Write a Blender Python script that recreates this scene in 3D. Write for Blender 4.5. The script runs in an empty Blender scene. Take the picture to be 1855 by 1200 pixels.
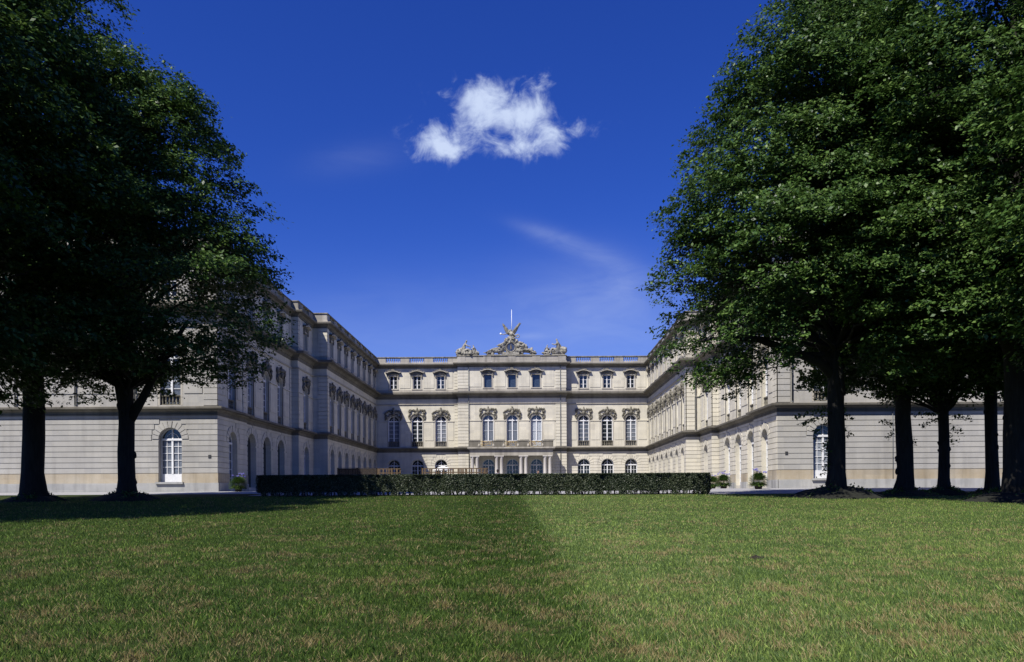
import bpy, bmesh, math, random
import numpy as np
from mathutils import Vector, Matrix
R = math.radians
random.seed(7)
COL = bpy.context.scene.collection
CX = -2.5            # symmetry axis of the court (the camera stands 2.5 m right of it)
G = 0.44             # ground level at the palace, relative to the lens
F = 1443.0           # focal length in photo pixels
def tz(y):
    if y <= 46: return -1.5 + .032 * max(y, -20)
    return -.028 + (G + .028) * min(1, (y - 46) / 15.0)

# ------------------------------------------------------------------ materials
MAT = {}
def nodes_of(name):
    m = bpy.data.materials.new(name); m.use_nodes = True
    nt = m.node_tree; b = nt.nodes['Principled BSDF']
    MAT[name] = m
    return m, nt, b
def noise(nt, scale, detail=4, rough=.6, coord='Object', dist=0, sc=None):
    tc = nt.nodes.new('ShaderNodeTexCoord'); n = nt.nodes.new('ShaderNodeTexNoise')
    n.inputs['Scale'].default_value = scale; n.inputs['Detail'].default_value = detail
    n.inputs['Roughness'].default_value = rough; n.inputs['Distortion'].default_value = dist
    src = tc.outputs[coord]
    if sc:
        mp = nt.nodes.new('ShaderNodeMapping'); mp.inputs['Scale'].default_value = sc
        nt.links.new(src, mp.inputs[0]); src = mp.outputs[0]
    nt.links.new(src, n.inputs['Vector'])
    return n.outputs['Fac']
def ramp(nt, fac, stops):
    r = nt.nodes.new('ShaderNodeValToRGB'); cr = r.color_ramp
    while len(cr.elements) < len(stops): cr.elements.new(.5)
    for e, (p, c) in zip(cr.elements, stops):
        e.position = p; e.color = (*c, 1)
    nt.links.new(fac, r.inputs[0]); return r.outputs[0]
def mixc(nt, fac, a, b, mode='MIX'):
    m = nt.nodes.new('ShaderNodeMix'); m.data_type = 'RGBA'; m.blend_type = mode
    for sock, v in ((m.inputs[0], fac), (m.inputs[6], a), (m.inputs[7], b)):
        if hasattr(v, 'links'): nt.links.new(v, sock)
        elif isinstance(v, (int, float)): sock.default_value = v
        else: sock.default_value = (*v, 1)
    return m.outputs[2]
def world_pos(nt):
    return nt.nodes.new('ShaderNodeNewGeometry').outputs['Position']
def wnoise(nt, scale, detail=4, sc=None, rough=.6):
    n = nt.nodes.new('ShaderNodeTexNoise'); n.inputs['Scale'].default_value = scale
    n.inputs['Detail'].default_value = detail; n.inputs['Roughness'].default_value = rough
    src = world_pos(nt)
    if sc:
        mp = nt.nodes.new('ShaderNodeMapping'); mp.inputs['Scale'].default_value = sc
        nt.links.new(src, mp.inputs[0]); src = mp.outputs[0]
    nt.links.new(src, n.inputs['Vector']); return n.outputs['Fac']
def bump(nt, b, fac, strength, dist=.02):
    n = nt.nodes.new('ShaderNodeBump'); n.inputs['Strength'].default_value = strength
    n.inputs['Distance'].default_value = dist
    nt.links.new(fac, n.inputs['Height']); nt.links.new(n.outputs[0], b.inputs['Normal'])
def stone(name, c1, c2, stain=.25, sc=.35, rough=.9):
    m, nt, b = nodes_of(name)
    big = wnoise(nt, sc, 5); col = ramp(nt, big, [(.3, c1), (.7, c2)])
    streak = wnoise(nt, 1.0, 5, (1.6, 1.6, .12))
    s = ramp(nt, streak, [(.48, (1, 1, 1)), (.75, (1 - stain,) * 3)])
    col = mixc(nt, 1.0, col, s, 'MULTIPLY')
    if name.startswith('stucco') or name.startswith('plinth'):      # slight tone change from block to block
        vm = nt.nodes.new('ShaderNodeVectorMath'); vm.operation = 'MULTIPLY'; vm.inputs[1].default_value = (.8, .8, 1 / .42); nt.links.new(world_pos(nt), vm.inputs[0])
        ad = nt.nodes.new('ShaderNodeVectorMath'); ad.operation = 'ADD'; ad.inputs[1].default_value = (.37, .13, -.4524); nt.links.new(vm.outputs[0], ad.inputs[0])
        fl = nt.nodes.new('ShaderNodeVectorMath'); fl.operation = 'FLOOR'; nt.links.new(ad.outputs[0], fl.inputs[0])
        wn = nt.nodes.new('ShaderNodeTexWhiteNoise'); nt.links.new(fl.outputs[0], wn.inputs['Vector'])
        col = mixc(nt, 1.0, col, ramp(nt, wn.outputs['Value'], [(0, (.92, .92, .93)), (1, (1.06, 1.05, 1.03))]), 'MULTIPLY')
    fine = wnoise(nt, 14, 3); f = ramp(nt, fine, [(.25, (.93,) * 3), (.75, (1.05,) * 3)])
    col = mixc(nt, 1.0, col, f, 'MULTIPLY')
    nt.links.new(col, b.inputs['Base Color']); b.inputs['Roughness'].default_value = rough
    b.inputs['Specular IOR Level'].default_value = .2
    bump(nt, b, fine, .25); return m
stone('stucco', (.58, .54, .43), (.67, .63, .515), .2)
stone('stucco_front_dimmed', (.37, .355, .315), (.44, .425, .385), .2)  # front copy of stucco; lens falloff and weaker bounce put into its colour
stone('cornice_stone', (.13, .12, .095), (.23, .21, .17), .35)  # weathered dark, and deepened further to stand in for shade under the cornices
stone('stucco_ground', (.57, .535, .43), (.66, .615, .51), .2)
stone('trim_stone', (.40, .365, .30), (.48, .445, .37), .3)
stone('cap_stone', (.28, .26, .215), (.46, .425, .36), .45)
stone('plinth_beige', (.38, .31, .205), (.46, .41, .32), .35, .6)
stone('plinth_grey', (.33, .33, .31), (.46, .45, .42), .4, .5)
stone('weathered', (.10, .095, .072), (.29, .265, .21), .4, 3.0)
stone('statue_stone', (.10, .095, .075), (.50, .465, .38), .5, 2.6)
stone('column_stone', (.50, .46, .42), (.58, .55, .50), .15)
def flat(name, c, rough=.6, metal=0, spec=.4, var=.1):
    m, nt, b = nodes_of(name)
    n = noise(nt, 6, 3)
    lo = tuple(x * (1 - var) for x in c); hi = tuple(min(1, x * (1 + var)) for x in c)
    nt.links.new(ramp(nt, n, [(.3, lo), (.7, hi)]), b.inputs['Base Color'])
    b.inputs['Roughness'].default_value = rough; b.inputs['Metallic'].default_value = metal
    b.inputs['Specular IOR Level'].default_value = spec
    return m
flat('white_paint', (.74, .74, .73), .5)
flat('glass_dark', (.018, .024, .03), .08, 0, .7, .5)
flat('glass_curtain', (.26, .28, .31), .25, 0, .5, .35)
flat('glass_blue', (.035, .05, .075), .1, 0, .7, .4)
flat('gilt', (.42, .30, .10), .45, .4)
flat('iron', (.06, .06, .06), .5, .3)
flat('pipe_grey', (.12, .13, .13), .6)
flat('roof_sheet', (.20, .22, .22), .8)
flat('wood_new', (.10, .066, .034), .8, var=.5)
flat('wood_shaded', (.03, .022, .016), .85, var=.4)  # fence wood with the left wing's shadow put into its colour
flat('canvas', (.8, .8, .78), .9)
flat('skin', (.45, .28, .20), .6)
flat('hair', (.03, .02, .015), .8)
flat('cloth_dark', (.04, .05, .09), .9)
flat('cloth_red', (.22, .07, .05), .9)
flat('cloth_grey', (.1, .1, .11), .9)
flat('tub_wood', (.05, .04, .03), .8)
flat('clock_blue', (.03, .05, .11), .5)
flat('flower_blue', (.22, .2, .55), .7)
flat('pole_white', (.82, .82, .82), .5)
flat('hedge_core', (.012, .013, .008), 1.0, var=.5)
flat('soil', (.022, .016, .011), 1.0, var=.5)

m_, nt_, b_ = MAT['glass_curtain'], MAT['glass_curtain'].node_tree, None
b_ = nt_.nodes['Principled BSDF']; oi_ = nt_.nodes.new('ShaderNodeObjectInfo'); src_ = b_.inputs['Base Color'].links[0].from_socket
nt_.links.new(mixc(nt_, 1.0, src_, ramp(nt_, oi_.outputs['Random'], [(0, (.35, .38, .42)), (.5, (.8, .8, .8)), (1, (1.5, 1.5, 1.45))]), 'MULTIPLY'), b_.inputs['Base Color'])
def leaf_mat(name, c1, c2, c3, trans=.25, rough=.42):
    m, nt, b = nodes_of(name)
    g = nt.nodes.new('ShaderNodeNewGeometry')
    isl = ramp(nt, g.outputs['Random Per Island'], [(0, c1), (.6, c2), (1, c3)])
    big = wnoise(nt, .35, 3)
    col = mixc(nt, 1.0, isl, ramp(nt, big, [(.3, (.7, .75, .7)), (.7, (1.15, 1.1, 1.0))]), 'MULTIPLY')
    nt.links.new(col, b.inputs['Base Color']); b.inputs['Roughness'].default_value = rough
    b.inputs['Specular IOR Level'].default_value = .22
    tr = nt.nodes.new('ShaderNodeBsdfTranslucent'); nt.links.new(col, tr.inputs['Color'])
    mx = nt.nodes.new('ShaderNodeMixShader'); mx.inputs[0].default_value = trans
    nt.links.new(b.outputs[0], mx.inputs[1]); nt.links.new(tr.outputs[0], mx.inputs[2])
    nt.links.new(mx.outputs[0], nt.nodes['Material Output'].inputs['Surface'])
    return m
leaf_mat('tree_leaf', (.030, .064, .016), (.060, .122, .026), (.15, .235, .06))
leaf_mat('hedge_leaf', (.018, .028, .012), (.034, .050, .022), (.17, .19, .13), .12)  # last colour paints highlight flecks on scattered leaves
leaf_mat('tub_leaf', (.04, .085, .02), (.07, .13, .03), (.13, .2, .05))
def bark():
    m, nt, b = nodes_of('bark')
    n = noise(nt, 3, 6, .7, 'Object', .4, (3, 3, .5))
    nt.links.new(ramp(nt, n, [(.35, (.010, .009, .007)), (.6, (.026, .023, .018)), (.85, (.055, .055, .043))]), b.inputs['Base Color'])
    b.inputs['Roughness'].default_value = .95; bump(nt, b, n, .9, .06)
bark()
# lawn: one world-space colour rule shared by the soil sheet and the blades growing on it
def lawn_colour(nt):
    patch = wnoise(nt, 1.7, 6, (1, .8, 1), .68)
    dry = ramp(nt, patch, [(.47, (0, 0, 0)), (.63, (1, 1, 1))])
    broad = wnoise(nt, .16, 4)
    green = ramp(nt, broad, [(.3, (.061, .108, .022)), (.7, (.106, .160, .036))])
    # mowing stripe: sheen of leaning blades put into colour, darker left of the edge
    sep = nt.nodes.new('ShaderNodeSeparateXYZ'); nt.links.new(world_pos(nt), sep.inputs[0])
    wob = wnoise(nt, .5, 3)
    def mt(op, a, b_):
        k = nt.nodes.new('ShaderNodeMath'); k.operation = op
        for s, v in ((k.inputs[0], a), (k.inputs[1], b_)):
            if hasattr(v, 'links'): nt.links.new(v, s)
            else: s.default_value = v
        return k.outputs[0]
    edge = mt('ADD', mt('MULTIPLY', sep.outputs[1], -.030), .95)        # x of the mowing edge over y
    d = mt('SUBTRACT', sep.outputs[0], edge)
    d = mt('ADD', d, mt('MULTIPLY', mt('SUBTRACT', wob, .5), .25))
    band = mt('MULTIPLY', mt('ABSOLUTE', mt('ADD', d, 1.2), 0), .42)   # darkest mown lane just left of the edge
    near = nt.nodes.new('ShaderNodeClamp'); nt.links.new(mt('MULTIPLY', mt('SUBTRACT', sep.outputs[1], 7.0), .16), near.inputs[0])
    lane = nt.nodes.new('ShaderNodeClamp'); nt.links.new(mt('MULTIPLY', mt('SUBTRACT', 1.15, band), mt('ADD', mt('MULTIPLY', near.outputs[0], .8), .2)), lane.inputs[0])
    side = mt('MULTIPLY', d, 10.0); side = mt('ADD', side, .5)
    cl = nt.nodes.new('ShaderNodeClamp'); nt.links.new(side, cl.inputs[0])
    stripe = ramp(nt, cl.outputs[0], [(0, (.98, 1.0, .92)), (1, (1.28, 1.2, 1.32))])
    inv = mt('SUBTRACT', 1.0, cl.outputs[0])
    stripe = mixc(nt, 1.0, stripe, ramp(nt, mt('MULTIPLY', lane.outputs[0], inv), [(0, (1, 1, 1)), (1, (.72, .78, .68))]), 'MULTIPLY')
    col = mixc(nt, 1.0, green, stripe, 'MULTIPLY')
    return col, dry, mt, cl.outputs[0]
def lawn_mats():
    m, nt, b = nodes_of('lawn_soil')
    col, dry, mt, _ = lawn_colour(nt)
    f = wnoise(nt, 9, 5)
    dcol = ramp(nt, f, [(.3, (.075, .058, .028)), (.7, (.17, .14, .07))])
    amt = mt('MULTIPLY', dry, .75)
    c = mixc(nt, amt, col, dcol)
    blot = wnoise(nt, 22, 4, (1, .45, 1)); c = mixc(nt, 1.0, c, ramp(nt, blot, [(.3, (.15,) * 3), (.7, (.6,) * 3)]), 'MULTIPLY')
    nt.links.new(c, b.inputs['Base Color']); b.inputs['Roughness'].default_value = 1
    b.inputs['Specular IOR Level'].default_value = .1
    bump(nt, b, wnoise(nt, 18, 4), .8, .05)
    m, nt, b = nodes_of('grass_blade')
    col, dry, mt, _ = lawn_colour(nt)
    g = nt.nodes.new('ShaderNodeNewGeometry'); rnd = g.outputs['Random Per Island']
    v = ramp(nt, rnd, [(0, (.45, .6, .5)), (.6, (1.0, 1.0, .9)), (.85, (1.6, 1.45, 1.2)), (1, (3.0, 2.7, 2.2))])
    c = mixc(nt, 1.0, col, v, 'MULTIPLY')
    rn = nt.nodes.new('ShaderNodeTexWhiteNoise'); rn.noise_dimensions = '1D'; nt.links.new(rnd, rn.inputs['W'])
    sp_ = nt.nodes.new('ShaderNodeSeparateXYZ'); nt.links.new(world_pos(nt), sp_.inputs[0])
    far = nt.nodes.new('ShaderNodeClamp'); nt.links.new(mt('MULTIPLY', mt('SUBTRACT', sp_.outputs[1], 8.0), .06), far.inputs[0])
    k = mt('GREATER_THAN', mt('SUBTRACT', mt('ADD', mt('MULTIPLY', dry, .75), rn.outputs['Value']), mt('MULTIPLY', far.outputs[0], .25)), .97)
    straw = ramp(nt, rn.outputs['Value'], [(.5, (.19, .145, .05)), (1, (.36, .30, .13))])
    c = mixc(nt, k, c, straw)
    nt.links.new(c, b.inputs['Base Color']); b.inputs['Roughness'].default_value = .5
    b.inputs['Specular IOR Level'].default_value = .2
    tr = nt.nodes.new('ShaderNodeBsdfTranslucent'); nt.links.new(c, tr.inputs['Color'])
    mx = nt.nodes.new('ShaderNodeMixShader'); mx.inputs[0].default_value = .3
    nt.links.new(b.outputs[0], mx.inputs[1]); nt.links.new(tr.outputs[0], mx.inputs[2])
    nt.links.new(mx.outputs[0], nt.nodes['Material Output'].inputs['Surface'])
    m, nt, b = nodes_of('gravel')
    n = wnoise(nt, 30, 4); w2 = wnoise(nt, .5, 4)
    c = mixc(nt, 1.0, ramp(nt, n, [(.3, (.24, .235, .23)), (.7, (.40, .39, .385))]), ramp(nt, w2, [(.3, (.85,) * 3), (.7, (1.05,) * 3)]), 'MULTIPLY')
    nt.links.new(c, b.inputs['Base Color']); b.inputs['Roughness'].default_value = 1
    bump(nt, b, n, .6, .02)
lawn_mats()

# ------------------------------------------------------------------ tagging and mesh helper
def tag(o, label=None, cat=None, group=None, kind=None):
    if label: o['label'] = label
    if cat: o['category'] = cat
    if group: o['group'] = group
    if kind: o['kind'] = kind
    return o
def empty(name, loc=(0, 0, 0), rz=0):
    o = bpy.data.objects.new(name, None); COL.objects.link(o)
    o.location = loc; o.rotation_euler = (0, 0, rz); o.empty_display_size = .3
    return o
def link_mesh(name, me, parent=None, loc=None, rz=0):
    o = bpy.data.objects.new(name, me); COL.objects.link(o)
    if parent: o.parent = parent
    if loc is not None: o.location = loc; o.rotation_euler = (0, 0, rz)
    return o
class MB:
    def __init__(s): s.v = []; s.f = []; s.m = []; s.cur = 0; s.sm = []; s.smooth = False
    def face(s, pts):
        n = len(s.v); s.v += [tuple(p) for p in pts]; s.f.append(tuple(range(n, n + len(pts)))); s.m.append(s.cur); s.sm.append(s.smooth)
    def box(s, u0, u1, w0, w1, v0, v1):        # local: u = x, outward w = -y, v = z
        P = [(u, -w, v) for v in (v0, v1) for w in (w0, w1) for u in (u0, u1)]
        n = len(s.v); s.v += P
        for q in ((0, 1, 3, 2), (4, 6, 7, 5), (0, 4, 5, 1), (2, 3, 7, 6), (0, 2, 6, 4), (1, 5, 7, 3)):
            s.f.append(tuple(n + i for i in q)); s.m.append(s.cur); s.sm.append(False)
    def tube(s, pts, rad, n=8, cap=True):
        pts = [Vector(p) for p in pts]; base = len(s.v); k = len(pts)
        if not hasattr(rad, '__len__'): rad = [rad] * k
        ref = None
        for i, p in enumerate(pts):
            d = (pts[min(i + 1, k - 1)] - pts[max(i - 1, 0)]).normalized()
            if ref is None:
                ref = Vector((1, 0, 0)) if abs(d.x) < .8 else Vector((0, 1, 0))
            a = (ref - d * ref.dot(d)).normalized(); ref = a; b = d.cross(a)
            for j in range(n):
                t = 2 * math.pi * j / n
                s.v.append(tuple(p + (a * math.cos(t) + b * math.sin(t)) * rad[i]))
        for i in range(k - 1):
            for j in range(n):
                s.f.append((base + i * n + j, base + i * n + (j + 1) % n, base + (i + 1) * n + (j + 1) % n, base + (i + 1) * n + j)); s.m.append(s.cur); s.sm.append(True)
        if cap:
            s.f.append(tuple(base + j for j in reversed(range(n)))); s.m.append(s.cur); s.sm.append(False)
            s.f.append(tuple(base + (k - 1) * n + j for j in range(n))); s.m.append(s.cur); s.sm.append(False)
    def lathe(s, c, prof, n=12):
        s.tube([(c[0], c[1], c[2] + z) for r, z in prof], [r for r, z in prof], n)
    def blob(s, c, r, rnd=None, jit=.25, seg=6, rings=5):
        base = len(s.v); rx, ry, rz = r if hasattr(r, '__len__') else (r, r, r)
        for i in range(1, rings):
            t = math.pi * i / rings
            for j in range(seg):
                p = 2 * math.pi * j / seg; k = 1 + ((rnd.random() - .5) * 2 * jit if rnd else 0)
                s.v.append((c[0] + rx * k * math.sin(t) * math.cos(p), c[1] + ry * k * math.sin(t) * math.sin(p), c[2] + rz * k * math.cos(t)))
        top = len(s.v); s.v.append((c[0], c[1], c[2] + rz)); s.v.append((c[0], c[1], c[2] - rz))
        def add(q): s.f.append(q); s.m.append(s.cur); s.sm.append(True)
        for i in range(rings - 2):
            for j in range(seg):
                a = base + i * seg; b = base + (i + 1) * seg; add((a + j, b + j, b + (j + 1) % seg, a + (j + 1) % seg))
        for j in range(seg):
            add((top, base + j, base + (j + 1) % seg)); e = base + (rings - 2) * seg; add((top + 1, e + (j + 1) % seg, e + j))
    def mesh(s, name, mats):
        me = bpy.data.meshes.new(name); me.from_pydata(s.v, [], s.f)
        for m in mats: me.materials.append(MAT[m])
        me.polygons.foreach_set('material_index', s.m); me.polygons.foreach_set('use_smooth', s.sm); me.update()
        return me
    def build(s, name, mats, parent=None, loc=None, rz=0):
        if isinstance(mats, str): mats = [mats]
        return link_mesh(name, s.mesh(name, mats), parent, loc, rz)

# ------------------------------------------------------------------ ground
def sheet(name, mat, xs, ys, dz, kind='structure'):
    mb = MB(); nx = len(xs)
    for y in ys:
        for x in xs: mb.v.append((x, y, tz(y) + dz))
    for j in range(len(ys) - 1):
        for i in range(nx - 1):
            a = j * nx + i; mb.f.append((a, a + 1, a + nx + 1, a + nx)); mb.m.append(0); mb.sm.append(True)
    o = mb.build(name, mat); tag(o, kind=kind); return o
ys = [-400, -60, -20] + list(range(-18, 62, 1)) + [70, 90, 130, 200, 400, 1200]
sheet('lawn', 'lawn_soil', [-1200, -300, -80, -40, -20, 0, 20, 40, 80, 300, 1200], ys, 0)
yy = [49.3 + i * .5 for i in range(24)] + [61.2, 62, 70, 90, 116]
gx = sheet('gravel_court', 'gravel', [-17.5, -10, 0, 10, 10.6], yy, .012)
mb = MB()
# gravel walk running along the palace front and opening into the court
for (xa, xb, ya) in ((-60, -17.5, 53.5), (10.6, 18, 47.2), (18.0, 60, 50.0)):
    pts = [ya + i * .5 for i in range(30) if ya + i * .5 < 61] + [61.1]
    for a, b in zip(pts[:-1], pts[1:]):
        if a >= b: continue
        mb.face([(xa, a, tz(a) + .012), (xb, a, tz(a) + .012), (xb, b, tz(b) + .012), (xa, b, tz(b) + .012)])
for (xa, xb) in ((-26.8, -17.5), (10.6, 22)):
    mb.face([(xa, 61.1, G + .012), (xb, 61.1, G + .012), (xb, 116, G + .012), (xa, 116, G + .012)])
tag(mb.build('gravel_path', 'gravel'), kind='structure')

# ------------------------------------------------------------------ palace
palace = empty('palace', (CX, 61.25, G))
tag(palace, 'pale stone palace in three storeys with two wings around an open court', 'palace')
OFF = Vector((CX, 61.25, G))
def pp(x, y, z=0): return Vector((x, y, z)) - OFF       # world -> palace local

Z_C1, Z_C2, Z_C3, Z_TOP = 7.0, 14.9, 19.1, 20.12
# plan outline, local x about the axis, walked so that the outside is on the right hand
LEFT = [(-55, 61.25), (-21.5, 61.25), (-21.5, 67.6), (-21.85, 67.6), (-21.85, 81.6), (-21.15, 81.6), (-21.15, 87.2), (-19.6, 87.2), (-19.6, 115.2), (-7.8, 115.2), (-7.8, 114.1)]
PATH = LEFT + [(-x, y) for x, y in reversed(LEFT)]
PATH = [Vector((x + CX, y)) for x, y in PATH]
def offset_path(w):
    out = []
    for i, p in enumerate(PATH):
        ns = []
        if i > 0: d = (p - PATH[i - 1]).normalized(); ns.append(Vector((d.y, -d.x)))
        if i < len(PATH) - 1: d = (PATH[i + 1] - p).normalized(); ns.append(Vector((d.y, -d.x)))
        if len(ns) == 2: out.append(p + (ns[0] + ns[1]) * w)       # all corners are right angles
        else: out.append(p + ns[0] * w)
    return out
def sweep(name, prof, mat, label=None):
    mb = MB(); rows = [[(*pp(q.x, q.y, z),) for q in offset_path(w)] for w, z in prof]
    for a, b in zip(rows[:-1], rows[1:]):
        for i in range(len(PATH) - 1):
            mb.face([a[i], a[i + 1], b[i + 1], b[i]])
    o = mb.build(name, mat, palace); return o
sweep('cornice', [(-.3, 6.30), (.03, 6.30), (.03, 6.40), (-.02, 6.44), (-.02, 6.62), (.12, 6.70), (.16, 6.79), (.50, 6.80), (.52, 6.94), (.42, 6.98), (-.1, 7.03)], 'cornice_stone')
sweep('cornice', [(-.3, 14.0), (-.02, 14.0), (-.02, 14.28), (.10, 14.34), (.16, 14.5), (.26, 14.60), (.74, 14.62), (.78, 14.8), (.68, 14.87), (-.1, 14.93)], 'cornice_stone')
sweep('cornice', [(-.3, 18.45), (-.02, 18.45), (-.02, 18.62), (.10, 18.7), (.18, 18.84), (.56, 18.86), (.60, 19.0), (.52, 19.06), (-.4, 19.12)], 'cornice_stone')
sweep('string_course', [(-.2, 13.16), (.0, 13.16), (.05, 13.22), (.05, 13.30), (-.2, 13.34)], 'trim_stone')
sweep('string_course', [(-.2, 15.03), (-.03, 15.03), (-.03, 15.36), (-.2, 15.38)], 'trim_stone')
sweep('parapet', [(-.4, 19.124), (.08, 19.124), (.08, 19.28), (.0, 19.33), (-.4, 19.33)], 'cap_stone')
sweep('parapet', [(-.40, 19.95), (.08, 19.95), (.12, 20.0), (.12, 20.08), (.04, 20.13), (-.36, 20.13), (-.4, 20.08), (-.4, 19.95)], 'weathered')
# flat roof behind the parapet
mb = MB()
for sgn in (-1, 1):
    def q(x0, x1, y0, y1): 
        a, b = sorted((sgn * x0, sgn * x1)); mb.face([tuple(pp(a + CX, y0, 19.2)), tuple(pp(b + CX, y0, 19.2)), tuple(pp(b + CX, y1, 19.2)), tuple(pp(a + CX, y1, 19.2))])
    q(21.9, 55, 61.65, 67.5); q(22.25, 36, 67.5, 130); q(20.0, 22.25, 87.6, 130)
q(20, -20, 115.6, 130)
mb.build('roof', 'roof_sheet', palace)

# --- wall panels with openings
# opening: (uc, half, v_bottom, v_spring, arched, depth)
def wall_panel(mb, u0, u1, v0, v1, w, ops, N=10):
    ops = sorted(ops); cur = u0
    def qd(a, b, c, d, ww=w):
        if b - a > 1e-4 and d - c > 1e-4: mb.face([(a, -ww, c), (b, -ww, c), (b, -ww, d), (a, -ww, d)])
    for (uc, h, vb, vs, arch, dep) in ops:
        a, b = uc - h, uc + h
        qd(cur, a, v0, v1); qd(a, b, v0, vb)
        y0, y1 = -w, -w + dep
        mb.face([(a, y0, vb), (a, y1, vb), (a, y1, vs), (a, y0, vs)])
        mb.face([(b, y0, vb), (b, y0, vs), (b, y1, vs), (b, y1, vb)])
        mb.face([(a, y0, vb), (b, y0, vb), (b, y1, vb), (a, y1, vb)])
        if arch:
            pts = [(uc - h * math.cos(math.pi * i / N), vs + h * math.sin(math.pi * i / N)) for i in range(N + 1)]
            for p, q_ in zip(pts[:-1], pts[1:]):
                mb.face([(p[0], y0, p[1]), (q_[0], y0, q_[1]), (q_[0], y0, v1), (p[0], y0, v1)])
                mb.face([(p[0], y0, p[1]), (p[0], y1, p[1]), (q_[0], y1, q_[1]), (q_[0], y0, q_[1])])
        else:
            qd(a, b, vs, v1); mb.face([(a, y0, vs), (a, y1, vs), (b, y1, vs), (b, y0, vs)])
        cur = b
    qd(cur, u1, v0, v1)
COURSE0, COURSE, NCOURSE = 1.87, .42, 11
def rusticate(mb, u0, u1, ops, vtop=6.30, ring=.5, gap=.045):
    """raised courses with real joints, fanning into wedge blocks over each arch"""
    v = COURSE0; k = 0
    while v < vtop - .02:
        t = min(v + COURSE, vtop); lo, hi = v + gap * .5, t - gap * .5 if t < vtop else t
        blk = []
        for (uc, h, vb, vs, arch, dep) in ops:
            if hi <= vb: continue
            if not arch:
                blk.append((uc - h, uc + h)); continue
            if lo < vs and hi <= vs: blk.append((uc - h, uc + h)); continue
            Rr = h + ring + gap
            if lo < vs: lo2 = vs
            else: lo2 = lo
            if lo2 - vs < Rr:
                hw = math.sqrt(max(0, Rr * Rr - (lo2 - vs) ** 2))
                blk.append((uc - hw, uc + hw))
        blk.sort(); cur = u0
        for a, b in blk + [(u1, u1)]:
            if a - cur > .06: mb.box(cur, a, -.05, 0, lo, hi)
            cur = max(cur, b)
        v = t; k += 1
    for (uc, h, vb, vs, arch, dep) in ops:
        if not arch: continue
        n = 11; r0, r1 = h + .002, h + ring
        for i in range(n):
            a0 = math.pi * i / n + .022; a1 = math.pi * (i + 1) / n - .022
            pts = [(uc - r0 * math.cos(a0), vs + r0 * math.sin(a0)), (uc - r1 * math.cos(a0), vs + r1 * math.sin(a0)), (uc - r1 * math.cos(a1), vs + r1 * math.sin(a1)), (uc - r0 * math.cos(a1), vs + r0 * math.sin(a1))]
            pts = [(p[0], min(p[1], vtop)) for p in pts]
            if i == n // 2: wf = .035
            else: wf = .0
            f = [(p[0], -wf, p[1]) for p in pts]; bk = [(p[0], .05, p[1]) for p in pts]
            mb.face(f)
            for j in range(4): mb.face([f[j], bk[j], bk[(j + 1) % 4], f[(j + 1) % 4]])
        # jamb blocks butt against the opening below the spring

def free_intervals(u0, u1, ops, pad=0):
    out = []; cur = u0
    for (uc, h, *_r) in sorted(ops):
        if uc - h - pad - cur > .05: out.append((cur, uc - h - pad))
        cur = uc + h + pad
    if u1 - cur > .05: out.append((cur, u1))
    return out

# --- window meshes, shared by all copies
def arch_poly(h, v0, vs, N=14, inset=0):
    h -= inset
    return [(-h, v0 + inset)] + [(-h * math.cos(math.pi * i / N), vs + h * math.sin(math.pi * i / N)) for i in range(N + 1)] + [(h, v0 + inset)]
def pane_mesh(name, h, v0, vs, arch, mats, wsplit=None):
    """pane; material 0 over the fan light, 1 over the casements"""
    mb = MB(); e = .01
    if arch:
        P = [(-h * math.cos(math.pi * i / 14), vs + h * math.sin(math.pi * i / 14)) for i in range(15)]
        mb.face([(p[0], 0, p[1]) for p in reversed(P)])
    mb.cur = 1
    mb.face([(-h, e * 0, v0), (h, 0, v0), (h, 0, vs), (-h, 0, vs)])
    return mb.mesh(name, [MAT and m for m in mats])
def frame_mesh(name, h, v0, vs, arch, rows, cols=2, t=.07, mull=.13, trans=.16, dep=.09, rail=0, fan=True):
    mb = MB()
    mb.box(-h, -h + t, 0, dep, v0, vs); mb.box(h - t, h, 0, dep, v0, vs)
    mb.box(-h + t, h - t, 0, dep, v0, v0 + max(t, rail))
    mb.box(-mull / 2, mull / 2, .005, dep + .02, v0 + max(t, rail), vs - trans * .5)
    mb.box(-h + t, h - t, .002, dep + .05, vs - trans * .5, vs + trans * .5)
    for i in range(1, rows):
        v = v0 + rail + (vs - v0 - rail) * i / rows
        mb.box(-h + t, -mull / 2, 0, dep * .6, v - .022, v + .022); mb.box(mull / 2, h - t, 0, dep * .6, v - .022, v + .022)
    if cols == 4:
        for s in (-1, 1):
            c = s * (h - t + mull / 2) / 2; mb.box(c - .02, c + .02, 0, dep * .55, v0 + max(t, rail), vs - trans * .5)
    if arch:
        N = 12
        for i in range(N):
            a0, a1 = math.pi * i / N, math.pi * (i + 1) / N
            q0 = [(-math.cos(a) * r, vs + math.sin(a) * r) for a in (a0, a1) for r in (h, h - t)]
            A, B, C, D = q0[0], q0[1], q0[3], q0[2]
            mb.face([(p[0], -dep, p[1]) for p in (A, B, C, D)])
            mb.face([(B[0], -dep, B[1]), (B[0], 0, B[1]), (C[0], 0, C[1]), (C[0], -dep, C[1])])
        mb.box(-mull * .35, mull * .35, .004, dep * .8, vs + trans * .5, vs + h - t)
        if fan:
            rr = h * .55
            for i in range(8):
                a0, a1 = math.pi * i / 8, math.pi * (i + 1) / 8
                pts = [(-math.cos(a) * r, max(vs + trans * .5, vs + math.sin(a) * r)) for a, r in ((a0, rr), (a0, rr - .04), (a1, rr - .04), (a1, rr))]
                mb.face([(p[0], -dep * .5, p[1]) for p in pts])
    return mb.mesh(name, ['white_paint'])
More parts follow.
